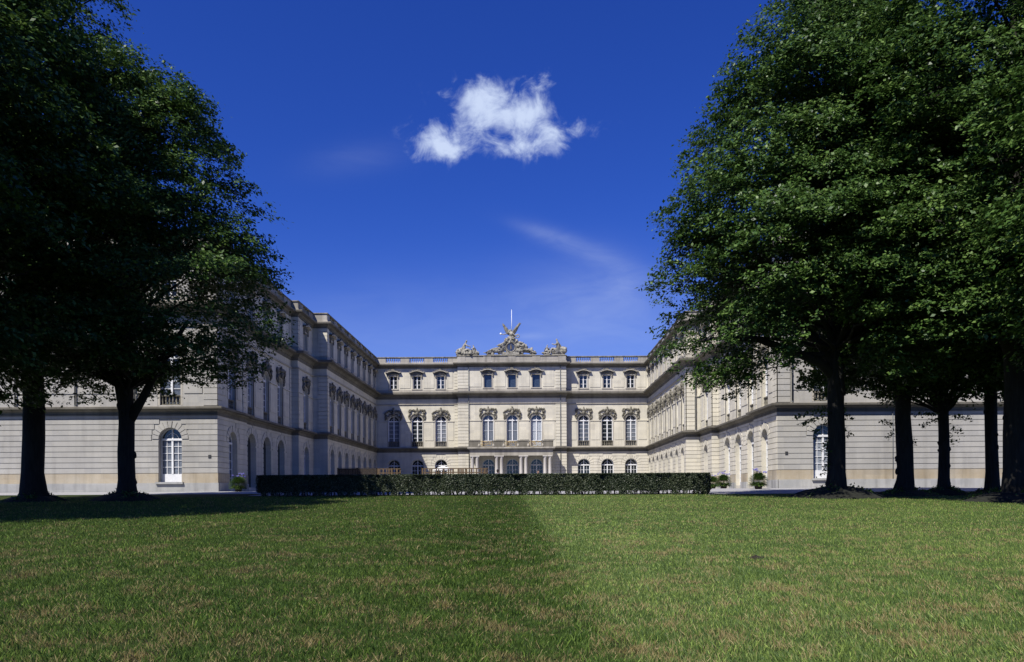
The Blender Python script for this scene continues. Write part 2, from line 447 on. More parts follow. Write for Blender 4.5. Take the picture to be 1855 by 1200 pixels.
def balus_prof(r, z0, z1):
    H = z1 - z0
    return [(r * .75, z0), (r * .75, z0 + H * .08), (r * .5, z0 + H * .14), (r, z0 + H * .38), (r * .75, z0 + H * .55), (r * .4, z0 + H * .78), (r * .55, z0 + H * .86), (r * .75, z0 + H * .92), (r * .75, z1)]
def baluster_mesh(name, half, z0, z1, n, r, w, mat, base=.08, rail=.1, thick=.14, sill=0):
    mb = MB()
    mb.box(-half, half, w - thick, w + thick * .8, z0, z0 + base); mb.box(-half, half, w - thick, w + thick * .8, z1 - rail, z1)
    for i in range(n):
        x = -half + (i + .5) * 2 * half / n
        mb.tube([(x, -w, z) for rr, z in balus_prof(r, z0 + base, z1 - rail)], [rr for rr, z in balus_prof(r, z0 + base, z1 - rail)], 8, False)
    return mb.mesh(name, [mat])
def surround_mesh(name, h, v0, vs, band=.16, w=.05, arch=True):
    mb = MB(); N = 14
    mb.box(-h - band, -h, -.02, w, v0, vs); mb.box(h, h + band, -.02, w, v0, vs)
    if arch:
        for i in range(N):
            a0, a1 = math.pi * i / N, math.pi * (i + 1) / N
            pts = [(-math.cos(a) * r, vs + math.sin(a) * r) for a, r in ((a0, h), (a0, h + band), (a1, h + band), (a1, h))]
            f = [(p[0], -w, p[1]) for p in pts]; k = [(p[0], .02, p[1]) for p in pts]
            mb.face(f); mb.face([f[1], k[1], k[2], f[2]]); mb.face([f[0], f[3], k[3], k[0]])
    else:
        mb.box(-h - band, h + band, -.02, w, vs, vs + band)
    return mb.mesh(name, ['trim_stone'])
def ornament_mesh(name, seed, h, vs, kind):
    """carved crown over a window arch: mask on the keystone, scrolls, swags hanging down the sides"""
    rnd = random.Random(seed); mb = MB(); top = vs + h
    mb.blob((0, -.20, top + .32), (.22, .2, .34), rnd, .12, 8, 7)           # mask
    mb.blob((0, -.16, top + .72), (.27, .16, .17), rnd, .3, 7, 5)
    mb.blob((0, -.14, top + .98), (.12, .12, .2), rnd, .3, 6, 5)
    for s in (-1, 1):
        if kind == 0:      # curled cartouche frame, squarish
            path = [(.18, 1.02), (.5, 1.22), (.85, 1.14), (1.12, 1.2), (1.2, .9), (1.05, .62), (1.17, .3), (1.2, -.05), (1.1, -.3)]
        else:              # palm fronds sweeping out
            path = [(.12, .95), (.45, 1.05), (.8, .98), (1.1, .78), (1.22, .5), (1.12, .3), (1.2, .05), (1.14, -.2), (1.05, -.35)]
        pts = [(s * x, -.09, vs + h * .78 + z * .9 - .05) for x, z in path]
        mb.tube(pts, [.09, .11, .10, .10, .12, .09, .08, .07, .03], 6)
        for i in range(26):
            t = rnd.random() * (len(path) - 1); k = int(t); fr = t - k
            x = path[k][0] * (1 - fr) + path[k + 1][0] * fr; z = path[k][1] * (1 - fr) + path[k + 1][1] * fr
            inx = (rnd.random() ** 1.2) * .3
            rx = rnd.uniform(.05, .13)
            mb.blob((s * (x - inx * .7 + rnd.uniform(-.05, .08)), -rnd.uniform(.06, .2), vs + h * .78 - .05 + z * .9 - inx * .5 + rnd.uniform(-.05, .08)), (rx, rx * .8, rx * rnd.uniform(.8, 1.7)), rnd, .4, 5, 4)
        for i in range(9):     # leaves lying along the archivolt
            a = R(20 + i * 8); rr = h + .27 + rnd.uniform(-.05, .1)
            mb.blob((s * rr * math.cos(a), -.08, vs + rr * math.sin(a)), (.11, .08, .10), rnd, .4, 5, 4)
        if kind == 1:
            for i in range(7):
                a = R(35 + i * 9); L = rnd.uniform(.5, .85)
                b = Vector((s * .15, -.1, top + .35))
                mb.tube([b, b + Vector((s * math.cos(a) * L * .6, -.05, math.sin(a) * L * .6)), b + Vector((s * math.cos(a) * L * 1.2, -.02, math.sin(a) * L * .75))], [.06, .06, .01], 5)
    return mb.mesh(name, ['weathered'])
def hood_mesh(name, seed):
    """curved hood with carving over an attic window"""
    rnd = random.Random(seed); mb = MB(); n = 14
    prof = lambda x: 17.62 + .42 * (1 - (abs(x) / 1.12) ** 2.0) if abs(x) < .8 else 17.62 + .42 * (1 - (.8 / 1.12) ** 2) - .0 + (abs(x) - .8) * .02
    for i in range(n):
        x0, x1 = -1.12 + 2.24 * i / n, -1.12 + 2.24 * (i + 1) / n
        z0, z1 = prof(x0), prof(x1)
        f = .42
        mb.face([(x0, -f, z0), (x1, -f, z1), (x1, -f, z1 + .1), (x0, -f, z0 + .1)])
        mb.face([(x0, .04, z0 - .06), (x1, .04, z1 - .06), (x1, -f, z1), (x0, -f, z0)])
        mb.face([(x0, -f, z0 + .1), (x1, -f, z1 + .1), (x1, .04, z1 + .16), (x0, .04, z0 + .16)])
    mb.cur = 1
    for i in range(12):
        x0, x1 = -.86 + 1.72 * i / 12, -.86 + 1.72 * (i + 1) / 12; zt_ = min(prof(x0), prof(x1)) - .05
        if zt_ > 17.54: mb.box(x0, x1, -.02, .10 + .02 * (i % 2), 17.53, zt_)
    for i in range(22): mb.blob((rnd.uniform(-.7, .7), -.13, rnd.uniform(17.56, 17.8)), rnd.uniform(.05, .09), rnd, .35, 5, 4)
    for i in range(26):
        x = rnd.uniform(-.75, .75); r = rnd.uniform(.05, .1)
        mb.blob((x, -.3 - rnd.random() * .08, prof(x) + .13 + rnd.random() * .12 * (1 - abs(x))), (r, r, r * rnd.uniform(.7, 1.5)), rnd, .35, 5, 4)
    mb.blob((0, -.22, 18.12), (.14, .12, .2), rnd, .2, 7, 5)
    for s in (-1, 1): mb.box(min(s * .62, s * .78), max(s * .62, s * .78), -.02, .16, 17.1, 17.62)
    return mb.mesh(name, ['trim_stone', 'weathered'])
PN = dict(h=.80, sill=7.12, vb=7.92, vs=10.82)
AT = dict(h=.55, vb=15.5, vs=17.36)
GC = dict(h=.90, vb=.86, vs=4.39)            # court arcade doors
GA = dict(h=1.07, vb=.86, vs=4.50)           # wide arches of the end pavilions
GF = dict(h=.90, vb=1.20, vs=4.49)           # doors in the end fronts
M_ = {}
M_['pn_pane'] = pane_mesh('pane', PN['h'], PN['sill'], PN['vs'], True, ['glass_dark', 'glass_curtain'])
M_['pn_pane_dark'] = pane_mesh('pane', PN['h'], PN['sill'], PN['vs'], True, ['glass_dark', 'glass_dark'])
M_['pn_pane_blue'] = pane_mesh('pane', PN['h'], PN['sill'], PN['vs'], True, ['glass_blue', 'glass_curtain'])
M_['pn_frame'] = frame_mesh('frame', PN['h'], PN['vb'] - .1, PN['vs'], True, 5, 2, .09, .16, .17)
M_['pn_frame2'] = frame_mesh('frame', PN['h'], PN['vb'] - .1, PN['vs'], True, 2, 2, .09, .16, .17)
M_['pn_balus'] = baluster_mesh('balustrade', PN['h'], PN['sill'], PN['vb'], 6, .085, -.16, 'weathered', .1, .1, .1)
M_['pn_surr'] = surround_mesh('surround', PN['h'], PN['sill'], PN['vs'])
M_['orn0'] = ornament_mesh('crown_ornament', 3, PN['h'], PN['vs'], 0)
M_['orn1'] = ornament_mesh('crown_ornament', 4, PN['h'], PN['vs'], 1)
M_['at_pane'] = pane_mesh('pane', AT['h'], AT['vb'], AT['vs'], False, ['glass_dark', 'glass_dark'])
M_['at_pane_blue'] = pane_mesh('pane', AT['h'], AT['vb'], AT['vs'], False, ['glass_blue', 'glass_blue'])
M_['at_frame'] = frame_mesh('frame', AT['h'], AT['vb'], AT['vs'], False, 3, 2, .07, .14, .1)
M_['at_surr'] = surround_mesh('surround', AT['h'], AT['vb'], AT['vs'], .15, .05, False)
M_['hood0'] = hood_mesh('hood', 5); M_['hood1'] = hood_mesh('hood', 6)
sm_ = MB(); sm_.box(-.75, .75, -.05, .12, AT['vb'] - .13, AT['vb']); M_['at_sill'] = sm_.mesh('sill', ['trim_stone'])
for k, D, rail in (('gc', GC, .0), ('ga', GA, .0), ('gf', GF, .62)):
    M_[k + '_pane'] = pane_mesh('pane', D['h'], D['vb'], D['vs'], True, ['glass_dark', 'glass_dark'])
    M_[k + '_pane_c'] = pane_mesh('pane', D['h'], D['vb'], D['vs'], True, ['glass_dark', 'glass_curtain'])
    M_[k + '_frame'] = frame_mesh('frame', D['h'], D['vb'], D['vs'], True, 5, 4 if k != 'ga' else 2, .1, .14, .16, .08, rail, True)

def place(name, parts, loc, rz, pane, surf=None):
    """window: its pane mesh is the part, frame / surround / ornament its sub-parts"""
    o = link_mesh(name, M_[pane], palace, loc, rz)
    for nm, key, w in parts:
        c = link_mesh(nm, M_[key], o); c.location = (0, -w, 0)
    return o

def story_set(seg):
    """seg: start world point, rotation, length, window centres + kinds"""
    x, y, rz, L = seg['x'], seg['y'], seg['rz'], seg['L']
    wins = seg.get('wins', []); gk = seg.get('gk', 'gc'); D = {'gc': GC, 'ga': GA, 'gf': GF}[gk]
    ce0, ce1 = seg.get('cv', (0, 0)); loc = pp(x + CX, y); c, s = math.cos(rz), math.sin(rz)
    cc = seg.get('cc', (0, 0)); e0 = (.08 if ce0 else -.12); e1_ = (L - .08 if ce1 else L + .12)
    if seg.get('open_end'): pass
    def at(u, w): return loc + Vector((c * u - s * -w, s * u + c * -w, 0))
    fm = gk == 'gf' or y == 61.25
    gops = [(u, D['h'], D['vb'] - .02, D['vs'], True, .5) for u in wins]
    pops = [(u, PN['h'], PN['sill'], PN['vs'], True, .46) for u in wins]
    aops = [(u, AT['h'], AT['vb'], AT['vs'], False, .42) for u in wins]
    # ground storey
    mb = MB(); wall_panel(mb, .05 if ce0 else -.1, L - .05 if ce1 else L + .1, G - .3, 6.32, -.05, gops)
    mb.cur = 0
    rusticate(mb, .05 if ce0 else 0, L, gops)
    mb.build('ground_wall', ['stucco_front_dimmed' if gk == 'gf' else 'stucco_ground'], palace, loc, rz)
    mb = MB(); a0 = .055 if ce0 else 0
    for a, b in free_intervals(a0, L, gops):
        mb = MB(); mb.box(a, b + (0 if b < L else (.045 if ce1 else 0)), -.05, .045, 1.12, COURSE0 - .02); mb.build('plinth', ['plinth_beige'], palace, loc, rz)
    mb = MB(); top = 1.12
    a0 = .10 if ce0 else 0; e1 = .10 if ce1 else 0
    for a, b in ([(a0, L)] if gk == 'gf' else free_intervals(a0, L, gops)):
        mb = MB(); mb.box(a, b + (0 if b < L else e1), -.05, .10, G - .4, 1.118); mb.build('base_course', ['plinth_grey'], palace, loc, rz)
    # main storey
    mb = MB(); wall_panel(mb, e0, e1_, 6.9, 14.2, -.08, pops)
    fl = free_intervals(0, L, pops, .16)
    q0, q1 = seg.get('q', (0, 0))
    for a, b in fl:     # impost band and base panel line
        lo = a + (q0 if a == 0 else 0); hi = b - (q1 if b == L else 0)
        if hi - lo > .15:
            mb.box(lo, hi, -.09, .03, 10.72, 10.83)
            if hi - lo > .7: mb.box(lo + .12, hi - .12, -.09, -.035, 8.02, 10.66); mb.box(lo, hi, -.09, -.05, 7.0, 7.85)
    for qa, qb in ((0, q0), (L - q1, L)):
        if qb - qa > .1:
            v = 7.06; a_ = qa + (.02 if ce0 and qa == 0 else 0)
            while v < 13.1:
                t = min(v + .455, 13.14); mb.box(a_, qb, -.1, -.0, v + .022, t - .022); v += .455
    mb.build('upper_wall', ['stucco_front_dimmed' if gk == 'gf' else 'stucco'], palace, loc, rz)
    # attic storey
    mb = MB(); wall_panel(mb, e0, e1_, 14.85, 18.8, -.08, aops)
    for a, b in free_intervals(0, L, aops, .18):
        lo = a + (q0 if a == 0 else 0) + .22; hi = b - (q1 if b == L else 0) - .22
        if hi - lo > .5: mb.box(lo, hi, -.09, -.035, 15.62, 18.2)
    for qa, qb in ((0, q0), (L - q1, L)):
        if qb - qa > .1:
            v = 15.4; a_ = qa + (.02 if ce0 and qa == 0 else 0)
            while v < 18.3:
                t = min(v + .44, 18.45); mb.box(a_, qb, -.1, -.0, v + .022, t - .022); v += .44
    mb.build('attic_wall', ['stucco_front_dimmed' if gk == 'gf' else 'stucco'], palace, loc, rz)
    # windows
    for i, u in enumerate(wins):
        k = (i + seg.get('alt', 0)) % 2
        shade = seg.get('shade', False)
        if seg.get('risalit'): pk, fk, bal = 'pn_pane_blue', 'pn_frame2', None
        else: pk, fk, bal = ('pn_pane_dark' if (i % 3 == 1) else 'pn_pane'), 'pn_frame', 'pn_balus'
        parts = [('frame', fk, 0), ('surround', 'pn_surr', .34), ('crown_ornament', 'orn%d' % k, .38)]
        if bal: parts.append(('balustrade', bal, .34))
        place('arched_window', parts, at(u, -.46), rz, pk)
        if seg.get('risalit'): place('attic_window', [('surround', 'at_surr', .34), ('hood', 'hood%d' % k, .34), ('sill', 'at_sill', .34)], at(u, -.42), rz, 'at_pane_blue')
        else: place('attic_window', [('frame', 'at_frame', 0), ('surround', 'at_surr', .34), ('hood', 'hood%d' % k, .34), ('sill', 'at_sill', .34)], at(u, -.42), rz, 'at_pane')
        gp = gk + ('_pane_c' if gk == 'gf' else '_pane')
        if seg.get('open_arch'):
            place('arcade_dark_pane', [], at(u, -.5), rz, gp)  # frameless dark pane stands in for the shaded depth of the arch
        else:
            nm = 'door' if gk == 'gf' else 'arcade_door'
            place(nm, [('frame', gk + '_frame', 0)], at(u, -.5), rz, gp)
    # parapet: pedestals between, balusters over the windows
    mb = MB(); solid = seg.get('solid', False)
    if solid:
        mb.box(0, L, -.38, .03, 19.3, 19.97)
        for uu in seg.get('joints', []): mb.box(uu - .55, uu + .55, -.3, .075, 19.3, 19.97)
    else:
        for a, b in free_intervals(0, L, [(u, 1.08) for u in wins]):
            m2 = MB(); m2.box(a, b, -.38, .04, 19.3, 19.97); m2.build('parapet_pedestal', ['cap_stone'], palace, loc, rz)
        for u in wins:
            bo = link_mesh('balustrade', M_['par_bal'], palace, at(u, -.2), rz)
    if mb.f: mb.build('parapet', ['cap_stone'], palace, loc, rz)
M_['par_bal'] = baluster_mesh('balustrade', 1.08, 19.33, 19.96, 8, .085, 0, 'cap_stone', .03, .03, .06)

H90 = R(90)
def yl(lst, y0): return [v - y0 for v in lst]
yC = [89.3 + 3.5 * i for i in range(8)]
SEGS = [
 dict(x=-55, y=61.25, rz=0, L=33.5, wins=[29.85], gk='gf', q=(0, 1.06), cv=(0, 1), solid=False),
 dict(x=-21.5, y=61.25, rz=H90, L=6.35, wins=[3.25], gk='gc', q=(1.06, .8), cv=(1, 1), shade=1),
 dict(x=-21.85, y=67.6, rz=H90, L=14.0, wins=[2.25, 6.35, 10.5], gk='ga', q=(0, .6), cv=(0, 0), shade=1, open_arch=True),
 dict(x=-21.85, y=81.6, rz=0, L=.7, q=(0, .7), cv=(0, 1), solid=True),
 dict(x=-21.15, y=81.6, rz=H90, L=5.6, wins=[2.9], q=(.5, 0), cv=(1, 0), shade=1),
 dict(x=-21.15, y=87.2, rz=0, L=1.55, q=(0, 1.0), cv=(0, 1), solid=True),
 dict(x=-19.6, y=87.2, rz=H90, L=28.0, wins=yl(yC, 87.2), q=(.8, 0), cv=(1, 0), shade=1),
 dict(x=-19.6, y=115.2, rz=0, L=11.8, wins=[2.43, 5.85, 9.27], q=(0, .55), cv=(0, 0), alt=1),
 dict(x=-7.8, y=114.1, rz=0, L=15.6, wins=[4.37, 7.83, 11.29], q=(1.55, 1.55), cv=(1, 1), solid=True, joints=[.6, 4.3, 7.8, 11.3, 15.0], risalit=True),
 dict(x=7.8, y=115.2, rz=0, L=11.8, wins=[2.53, 5.95, 9.37], q=(.5, 0), cv=(0, 0), alt=0),
 dict(x=19.6, y=115.2, rz=-H90, L=28.0, wins=[115.2 - v for v in reversed(yC)], q=(0, .8), cv=(0, 1)),
 dict(x=19.6, y=87.2, rz=0, L=1.55, q=(1.0, 0), cv=(1, 0), solid=True),
 dict(x=21.15, y=87.2, rz=-H90, L=5.6, wins=[2.7], q=(0, .5), cv=(0, 1)),
 dict(x=21.15, y=81.6, rz=0, L=.7, q=(.7, 0), cv=(1, 0), solid=True),
 dict(x=21.85, y=81.6, rz=-H90, L=14.0, wins=[3.5, 7.65, 11.75], gk='ga', q=(.6, 0)),
 dict(x=21.5, y=67.6, rz=-H90, L=6.35, wins=[3.1], q=(.8, 1.06), cv=(1, 1)),
 dict(x=21.5, y=61.25, rz=0, L=33.5, wins=[3.7], gk='gf', q=(1.06, 0), cv=(1, 0)),
]
for s_ in SEGS: story_set(s_)
# the short returns of the centre block and of the pavilions
mb = MB()
for sx in (-1, 1):
    x = sx * 7.73 + CX; mb.face([tuple(pp(x, 114.1, G)), tuple(pp(x, 115.3, G)), tuple(pp(x, 115.3, 20)), tuple(pp(x, 114.1, 20))])
    x0, x1 = sx * 21.56 + CX, sx * 21.95 + CX; mb.face([tuple(pp(x0, 67.55, G)), tuple(pp(x1, 67.55, G)), tuple(pp(x1, 67.55, 20)), tuple(pp(x0, 67.55, 20))])
mb.build('return_wall', 'stucco', palace)
# portico and balcony
bx = -2.58; PY = 111.8
mb = MB()
def wbox(mb, x0, x1, y0, y1, z0, z1):
    a = pp(x0, y0, z0); b = pp(x1, y1, z1); mb.box(a.x, b.x, -b.y, -a.y, a.z, b.z)
portico = empty('portico', pp(bx, PY)); portico.parent = palace
wbox(mb, bx - 5.85, bx + 5.85, PY - .05, 114.12, 5.62, 6.5); wbox(mb, bx - 6.0, bx + 6.0, PY - .2, 114.13, 6.5, 6.62)
wbox(mb, bx - 6.15, bx + 6.15, PY - .4, 114.14, 6.62, 6.82)
o = mb.build('entablature', 'cap_stone', palace)
def reparent(o, par):
    o.parent = par; o.location = -par.location
reparent(o, portico)
for px_ in (855.8, 864.5, 900, 908.7, 944.2, 953, 987.8, 996.8):
    X = (px_ - 960) / F * PY; mb = MB()
    mb.lathe((X - bx, .25, 0), [(.30, G), (.30, G + .2), (.26, G + .25), (.245, 1.6), (.24, 3.4), (.215, 5.2), (.24, 5.25), (.22, 5.3), (.3, 5.45), (.3, 5.63)], 16)
    for (r_, z0, z1) in ((.34, G - .1, G + .12), (.33, 5.5, 5.624)): mb.box(X - bx - r_, X - bx + r_, -.25 - r_, -.25 + r_, z0, z1)
    o = mb.build('column', 'column_stone', portico); o.location = (0, 0, -0.0)
    o.location.z = 0
mb = MB()
cs = [(883 - 960) / F * 114.1, (926.7 - 960) / F * 114.1, (970.3 - 960) / F * 114.1]
edges = [bx - 5.9] + [v for c_ in cs for v in (c_ - .85, c_ + .85)] + [bx + 5.9]
for i in range(0, len(edges), 2):
    if edges[i + 1] - edges[i] > .1: wbox(mb, edges[i], edges[i + 1], PY - .25, PY + .05, 6.82, 7.62); wbox(mb, edges[i] - .03, edges[i + 1] + .03, PY - .3, PY + .1, 7.62, 7.74)
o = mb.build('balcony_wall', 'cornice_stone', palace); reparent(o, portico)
for c_ in cs:
    mb = MB(); rnd = random.Random(int(c_ * 100))
    X = c_ - bx
    for i in range(10):
        x = X - .82 + i * .182; pts = [(x, -.1, 6.86), (x, -.32, 7.1), (x, -.28, 7.35), (x, -.12, 7.6)]
        mb.tube(pts, .022, 5)
    for k in range(16):
        x = X + rnd.uniform(-.75, .75); z = rnd.uniform(6.95, 7.55); r_ = rnd.uniform(.06, .13)
        pts = [(x + r_ * math.cos(a * 1.1) * (1 - a / 9), -.3, z + r_ * math.sin(a * 1.1) * (1 - a / 9)) for a in range(7)]
        mb.tube(pts, .02, 5)
    mb.tube([(X - .86, -.12, 7.62), (X + .86, -.12, 7.62)], .035, 6); mb.tube([(X - .86, -.12, 6.88), (X + .86, -.12, 6.88)], .03, 6)
    mb.build('balcony_railing', 'gilt', portico)
    for s in (-1, 1):
        m2 = MB(); m2.lathe((X + s * 1.0, -.1, 0), [(.16, 6.83), (.24, 6.95), (.2, 7.2), (.12, 7.4), (.17, 7.55), (.17, 7.66)], 10); m2.build('railing_post', 'trim_stone', portico)
# drain pipes, a wall joint drawn as a thin pipe, small wall plates
for (x, y, z0, z1) in ((-30.3, 61.2, 7.05, 18.4), (-34.9, 61.2, 7.05, 18.4), (-39.5, 61.2, 7.05, 18.4), (20.2, 61.2, 7.05, 18.4), (27.9, 61.2, .6, 6.3),
                       (18.2, 87.15, 7.05, 18.4)):
    mb = MB(); a = pp(x, y - .02, 0)
    q_ = .025 if z1 < 7 else .055; mb.tube([(0, 0, z0 - G), (0, 0, z1 - G)], q_, 8); [mb.tube([(0, 0, z0 - G + k * 2.2), (0, 0, z0 - G + k * 2.2 + .08)], q_ * 1.4, 8) for k in range(int((z1 - z0) / 2.2))]
    mb.build('drain_pipe', 'pipe_grey', palace, (a.x, a.y, 0))
for px_ in (850.0, 1016.2):
    mb = MB(); a = pp((px_ - 960) / F * 114.0, 114.0)
    mb.tube([(0, 0, .5), (0, 0, 18.2)], .045, 8); [mb.tube([(0, 0, 2.2 * k), (0, 0, 2.2 * k + .1)], .065, 8) for k in range(1, 8)]
    mb.build('drain_pipe', 'pipe_grey', palace, (a.x, a.y, 0))
for x in (-24.6, 19.75):
    mb = MB(); a = pp(x, 61.25); mb.box(-.11, .11, -.01, .03, 2.15 + .42, 2.15 + .68); mb.box(-.07, .07, .03, .045, 2.62, 2.78)
    mb.build('wall_plate', 'iron', palace, (a.x, a.y, 0))
for x in (-27.65, 22.7):     # threshold stones under the two front doors
    mb = MB(); a = pp(x, 61.25); mb.box(-1.05, 1.05, -.4, .25, .60, .755); mb.build('door_step', 'plinth_grey', palace, (a.x, a.y, 0))


# ------------------------------------------------------------------ skinned figures
def skin_obj(name, chains, mats, parent=None, sub=1, root=None):
    """chains: list of lists of (x, y, z, r); joints with identical coordinates are shared"""
    vs, rs, es, idx = [], [], [], {}
    for ch in chains:
        prev = None
        for (x, y, z, r) in ch:
            k = (round(x, 3), round(y, 3), round(z, 3))
            if k not in idx: idx[k] = len(vs); vs.append((x, y, z)); rs.append(r)
            c = idx[k]
            if prev is not None and prev != c: es.append((prev, c))
            prev = c
    me = bpy.data.meshes.new(name); me.from_pydata(vs, es, []); me.update()
    o = bpy.data.objects.new(name, me); COL.objects.link(o)
    md = o.modifiers.new('Skin', 'SKIN'); md.use_smooth_shade = True
    lay = me.skin_vertices[0].data if len(me.skin_vertices) else None
    if lay is None: return o
    for i, r in enumerate(rs): lay[i].radius = (r, r); lay[i].use_root = (i == 0)
    if sub: sd = o.modifiers.new('Sub', 'SUBSURF'); sd.levels = sub; sd.render_levels = sub
    dg = bpy.context.evaluated_depsgraph_get(); m2 = bpy.data.meshes.new_from_object(o.evaluated_get(dg))
    bpy.data.objects.remove(o); m2.materials.clear()
    for m in mats: m2.materials.append(MAT[m])
    return link_mesh(name, m2, parent)
def V(*a): return a
def seated(cx, base, s=1, f=1, lean=0.0, arm=1):
    """a draped figure seated sideways on a plinth; f = facing (+1 to the right), s = size"""
    def P(x, y, z, r): return (cx + x * f * s, y * s, base + z * s, r * s)
    pel = P(0, 0, .45, .22); sp = P(-.08 + lean * .3, 0, .8, .22); ch = P(-.08 + lean, -.02, 1.15, .24); nk = P(-.03 + lean * 1.1, -.03, 1.42, .08); hd = P(.03 + lean * 1.2, -.05, 1.58, .12); ht = P(.05 + lean * 1.2, -.05, 1.74, .10)
    C = [[pel, sp, ch, nk, hd, ht],
         [pel, P(.35, -.18, .55, .17), P(.68, -.22, .62, .13), P(.74, -.24, .3, .10), P(.78, -.26, .04, .07), P(.95, -.3, .0, .05)],
         [pel, P(.32, .16, .48, .17), P(.75, .14, .38, .12), P(1.0, .1, .2, .09), P(1.2, .06, .06, .06), P(1.32, .06, .04, .04)],
         [ch, P(lean, -.27, 1.2, .11), P(.22 + lean, -.36, .98, .085), P(.48 + lean, -.32, 1.05 + .25 * arm, .065), P(.6 + lean, -.3, 1.1 + .3 * arm, .05)],
         [ch, P(-.2 + lean, .2, 1.22, .11), P(-.42 + lean, .3, .95, .085), P(-.5 + lean, .2, .66, .06), P(-.55 + lean, .18, .56, .05)],
         [pel, P(-.25, .05, .25, .24), P(-.3, .05, .02, .2)], [pel, P(.2, -.1, .2, .24), P(.35, -.1, .02, .2)]]
    return C
def reclining(cx, base, s=1, f=1):
    """lies against the slope of the clock, feet outward; f = +1: feet to the right"""
    def P(x, y, z, r): return (cx + x * f * s, y * s, base + z * s, r * s)
    pel = P(0, 0, .35, .22); ch = P(-.42, -.02, .95, .23)
    return [[pel, P(-.22, 0, .65, .2), ch, P(-.52, -.04, 1.22, .08), P(-.54, -.08, 1.38, .12), P(-.53, -.08, 1.54, .10)],
            [pel, P(.42, -.15, .52, .16), P(.85, -.18, .42, .12), P(1.25, -.2, .2, .09), P(1.6, -.2, .06, .06), P(1.78, -.2, .1, .045)],
            [pel, P(.4, .12, .3, .16), P(.8, .1, .22, .12), P(1.3, .06, .1, .08), P(1.55, .05, .05, .06)],
            [ch, P(-.3, -.25, 1.05, .11), P(-.02, -.34, .85, .085), P(.28, -.32, .8, .06), P(.38, -.32, .82, .05)],
            [ch, P(-.62, .18, 1.05, .11), P(-.9, .15, 1.0, .08), P(-1.1, .05, 1.2, .06)],
            [pel, P(-.3, .05, .2, .25), P(.3, 0, .08, .2)]]
ST = ['statue_stone']
YS = 114.32; KS = F / YS
def sx(px): return (px - 960) / F * YS
zt = 20.13
def rubble(name, pts, seed, parent):
    rnd = random.Random(seed); mb = MB()
    for (x, y, z, r, n) in pts:
        for i in range(n):
            q = rnd.uniform(.4, 1) * r
            mb.blob((x + rnd.gauss(0, r * .6), y + rnd.gauss(0, .12), z + rnd.gauss(0, r * .35)), (q, q * .8, q * rnd.uniform(.6, 1.3)), rnd, .4, 6, 5)
    return mb.build(name, ST, parent)
# left group
g = empty('sculpture_group', (sx(848), YS, zt)); tag(g, 'crouching stone figure with a child, left of the clock on the parapet', 'sculpture', 'stone groups along the palace parapet')
mb = MB(); mb.box(-1.5, 1.5, -.2, .28, 0, .1); mb.build('base', ST, g)
skin_obj('seated_figure', seated(-.55, .1, 1.22, 1, .28, -.5), ST, g); skin_obj('child_figure', seated(1.0, .1, .82, -1, .12, .3), ST, g)
rubble('drapery', [(-1.15, 0, .5, .34, 12), (.35, -.1, .35, .3, 12), (1.3, 0, .35, .26, 10), (-.4, -.2, .35, .3, 9), (-.7, .1, .9, .26, 7), (.95, .1, .75, .2, 6)], 1, g)
# right group
g = empty('sculpture_group', (sx(1006), YS, zt)); tag(g, 'seated stone woman with a child, right of the clock on the parapet', 'sculpture', 'stone groups along the palace parapet')
mb = MB(); mb.box(-1.45, 1.5, -.2, .28, 0, .1); mb.build('base', ST, g)
skin_obj('seated_figure', seated(.45, .1, 1.3, -1, .06, .1), ST, g); skin_obj('child_figure', seated(-1.0, .1, .8, 1, -.05, .4), ST, g)
rubble('drapery', [(1.15, .05, .6, .4, 14), (-.2, -.1, .35, .3, 10), (-1.25, 0, .35, .25, 9), (.6, .1, 1.0, .28, 8), (-.9, .1, .7, .22, 7)], 2, g)
# clock group
g = empty('clock_sculpture', (sx(927), YS, zt)); tag(g, 'stone clock surround with reclining figures under a winged genius, centred on the parapet', 'sculpture')
mb = MB(); mb.box(-3.5, 3.5, -.2, .3, 0, .1); mb.box(-1.2, 1.2, -.2, .26, .1, .45); mb.build('base', ST, g)
mb = MB(); cz = (898 - 629) / KS - zt
ring = [(math.cos(a) * .82, 0.05, cz + math.sin(a) * .88) for a in [2 * math.pi * i / 20 for i in range(21)]]
mb.tube(ring, .15, 8, False)
ring2 = [(math.cos(a) * .64, -.1, cz + math.sin(a) * .70) for a in [2 * math.pi * i / 20 for i in range(21)]]; mb.tube(ring2, .07, 6, False)
for s in (-1, 1): mb.tube([(s * .25, .0, cz + 1.3), (s * .7, .0, cz + .95), (s * 1.0, 0, cz + .45), (s * 1.15, 0, cz - .3), (s * 1.45, 0, .35), (s * 1.2, -.1, .22)], [.12, .16, .15, .18, .2, .12], 7)
mb.tube([(-.35, -.02, cz + 1.05), (0, -.05, cz + 1.28), (.35, -.02, cz + 1.05)], .15, 7)
mb.build('clock_surround', ST, g)
mb = MB(); mb.tube([(0, .1, cz), (0, -.06, cz)], .64, 28); mb.build('clock_face', 'clock_blue', g)
mb = MB(); mb.box(-.03, .03, .1, .13, cz - .12, cz + .36); mb.box(-.03, .06, .135, .15, cz - .33, cz + .06); mb.tube([(0, -.09, cz), (0, -.14, cz)], .07, 10)
for i in range(12):
    a = math.pi * i / 6; mb.tube([(math.sin(a) * .5, -.065, cz + math.cos(a) * .54), (math.sin(a) * .5, -.09, cz + math.cos(a) * .54)], .035, 6)
mb.build('clock_hands', 'gilt', g)
skin_obj('reclining_figure', reclining(-1.55, .25, 1.35, -1), ST, g)
skin_obj('reclining_figure', reclining(1.5, .2, 1.25, 1), ST, g)
wz = (898 - 607) / KS - zt
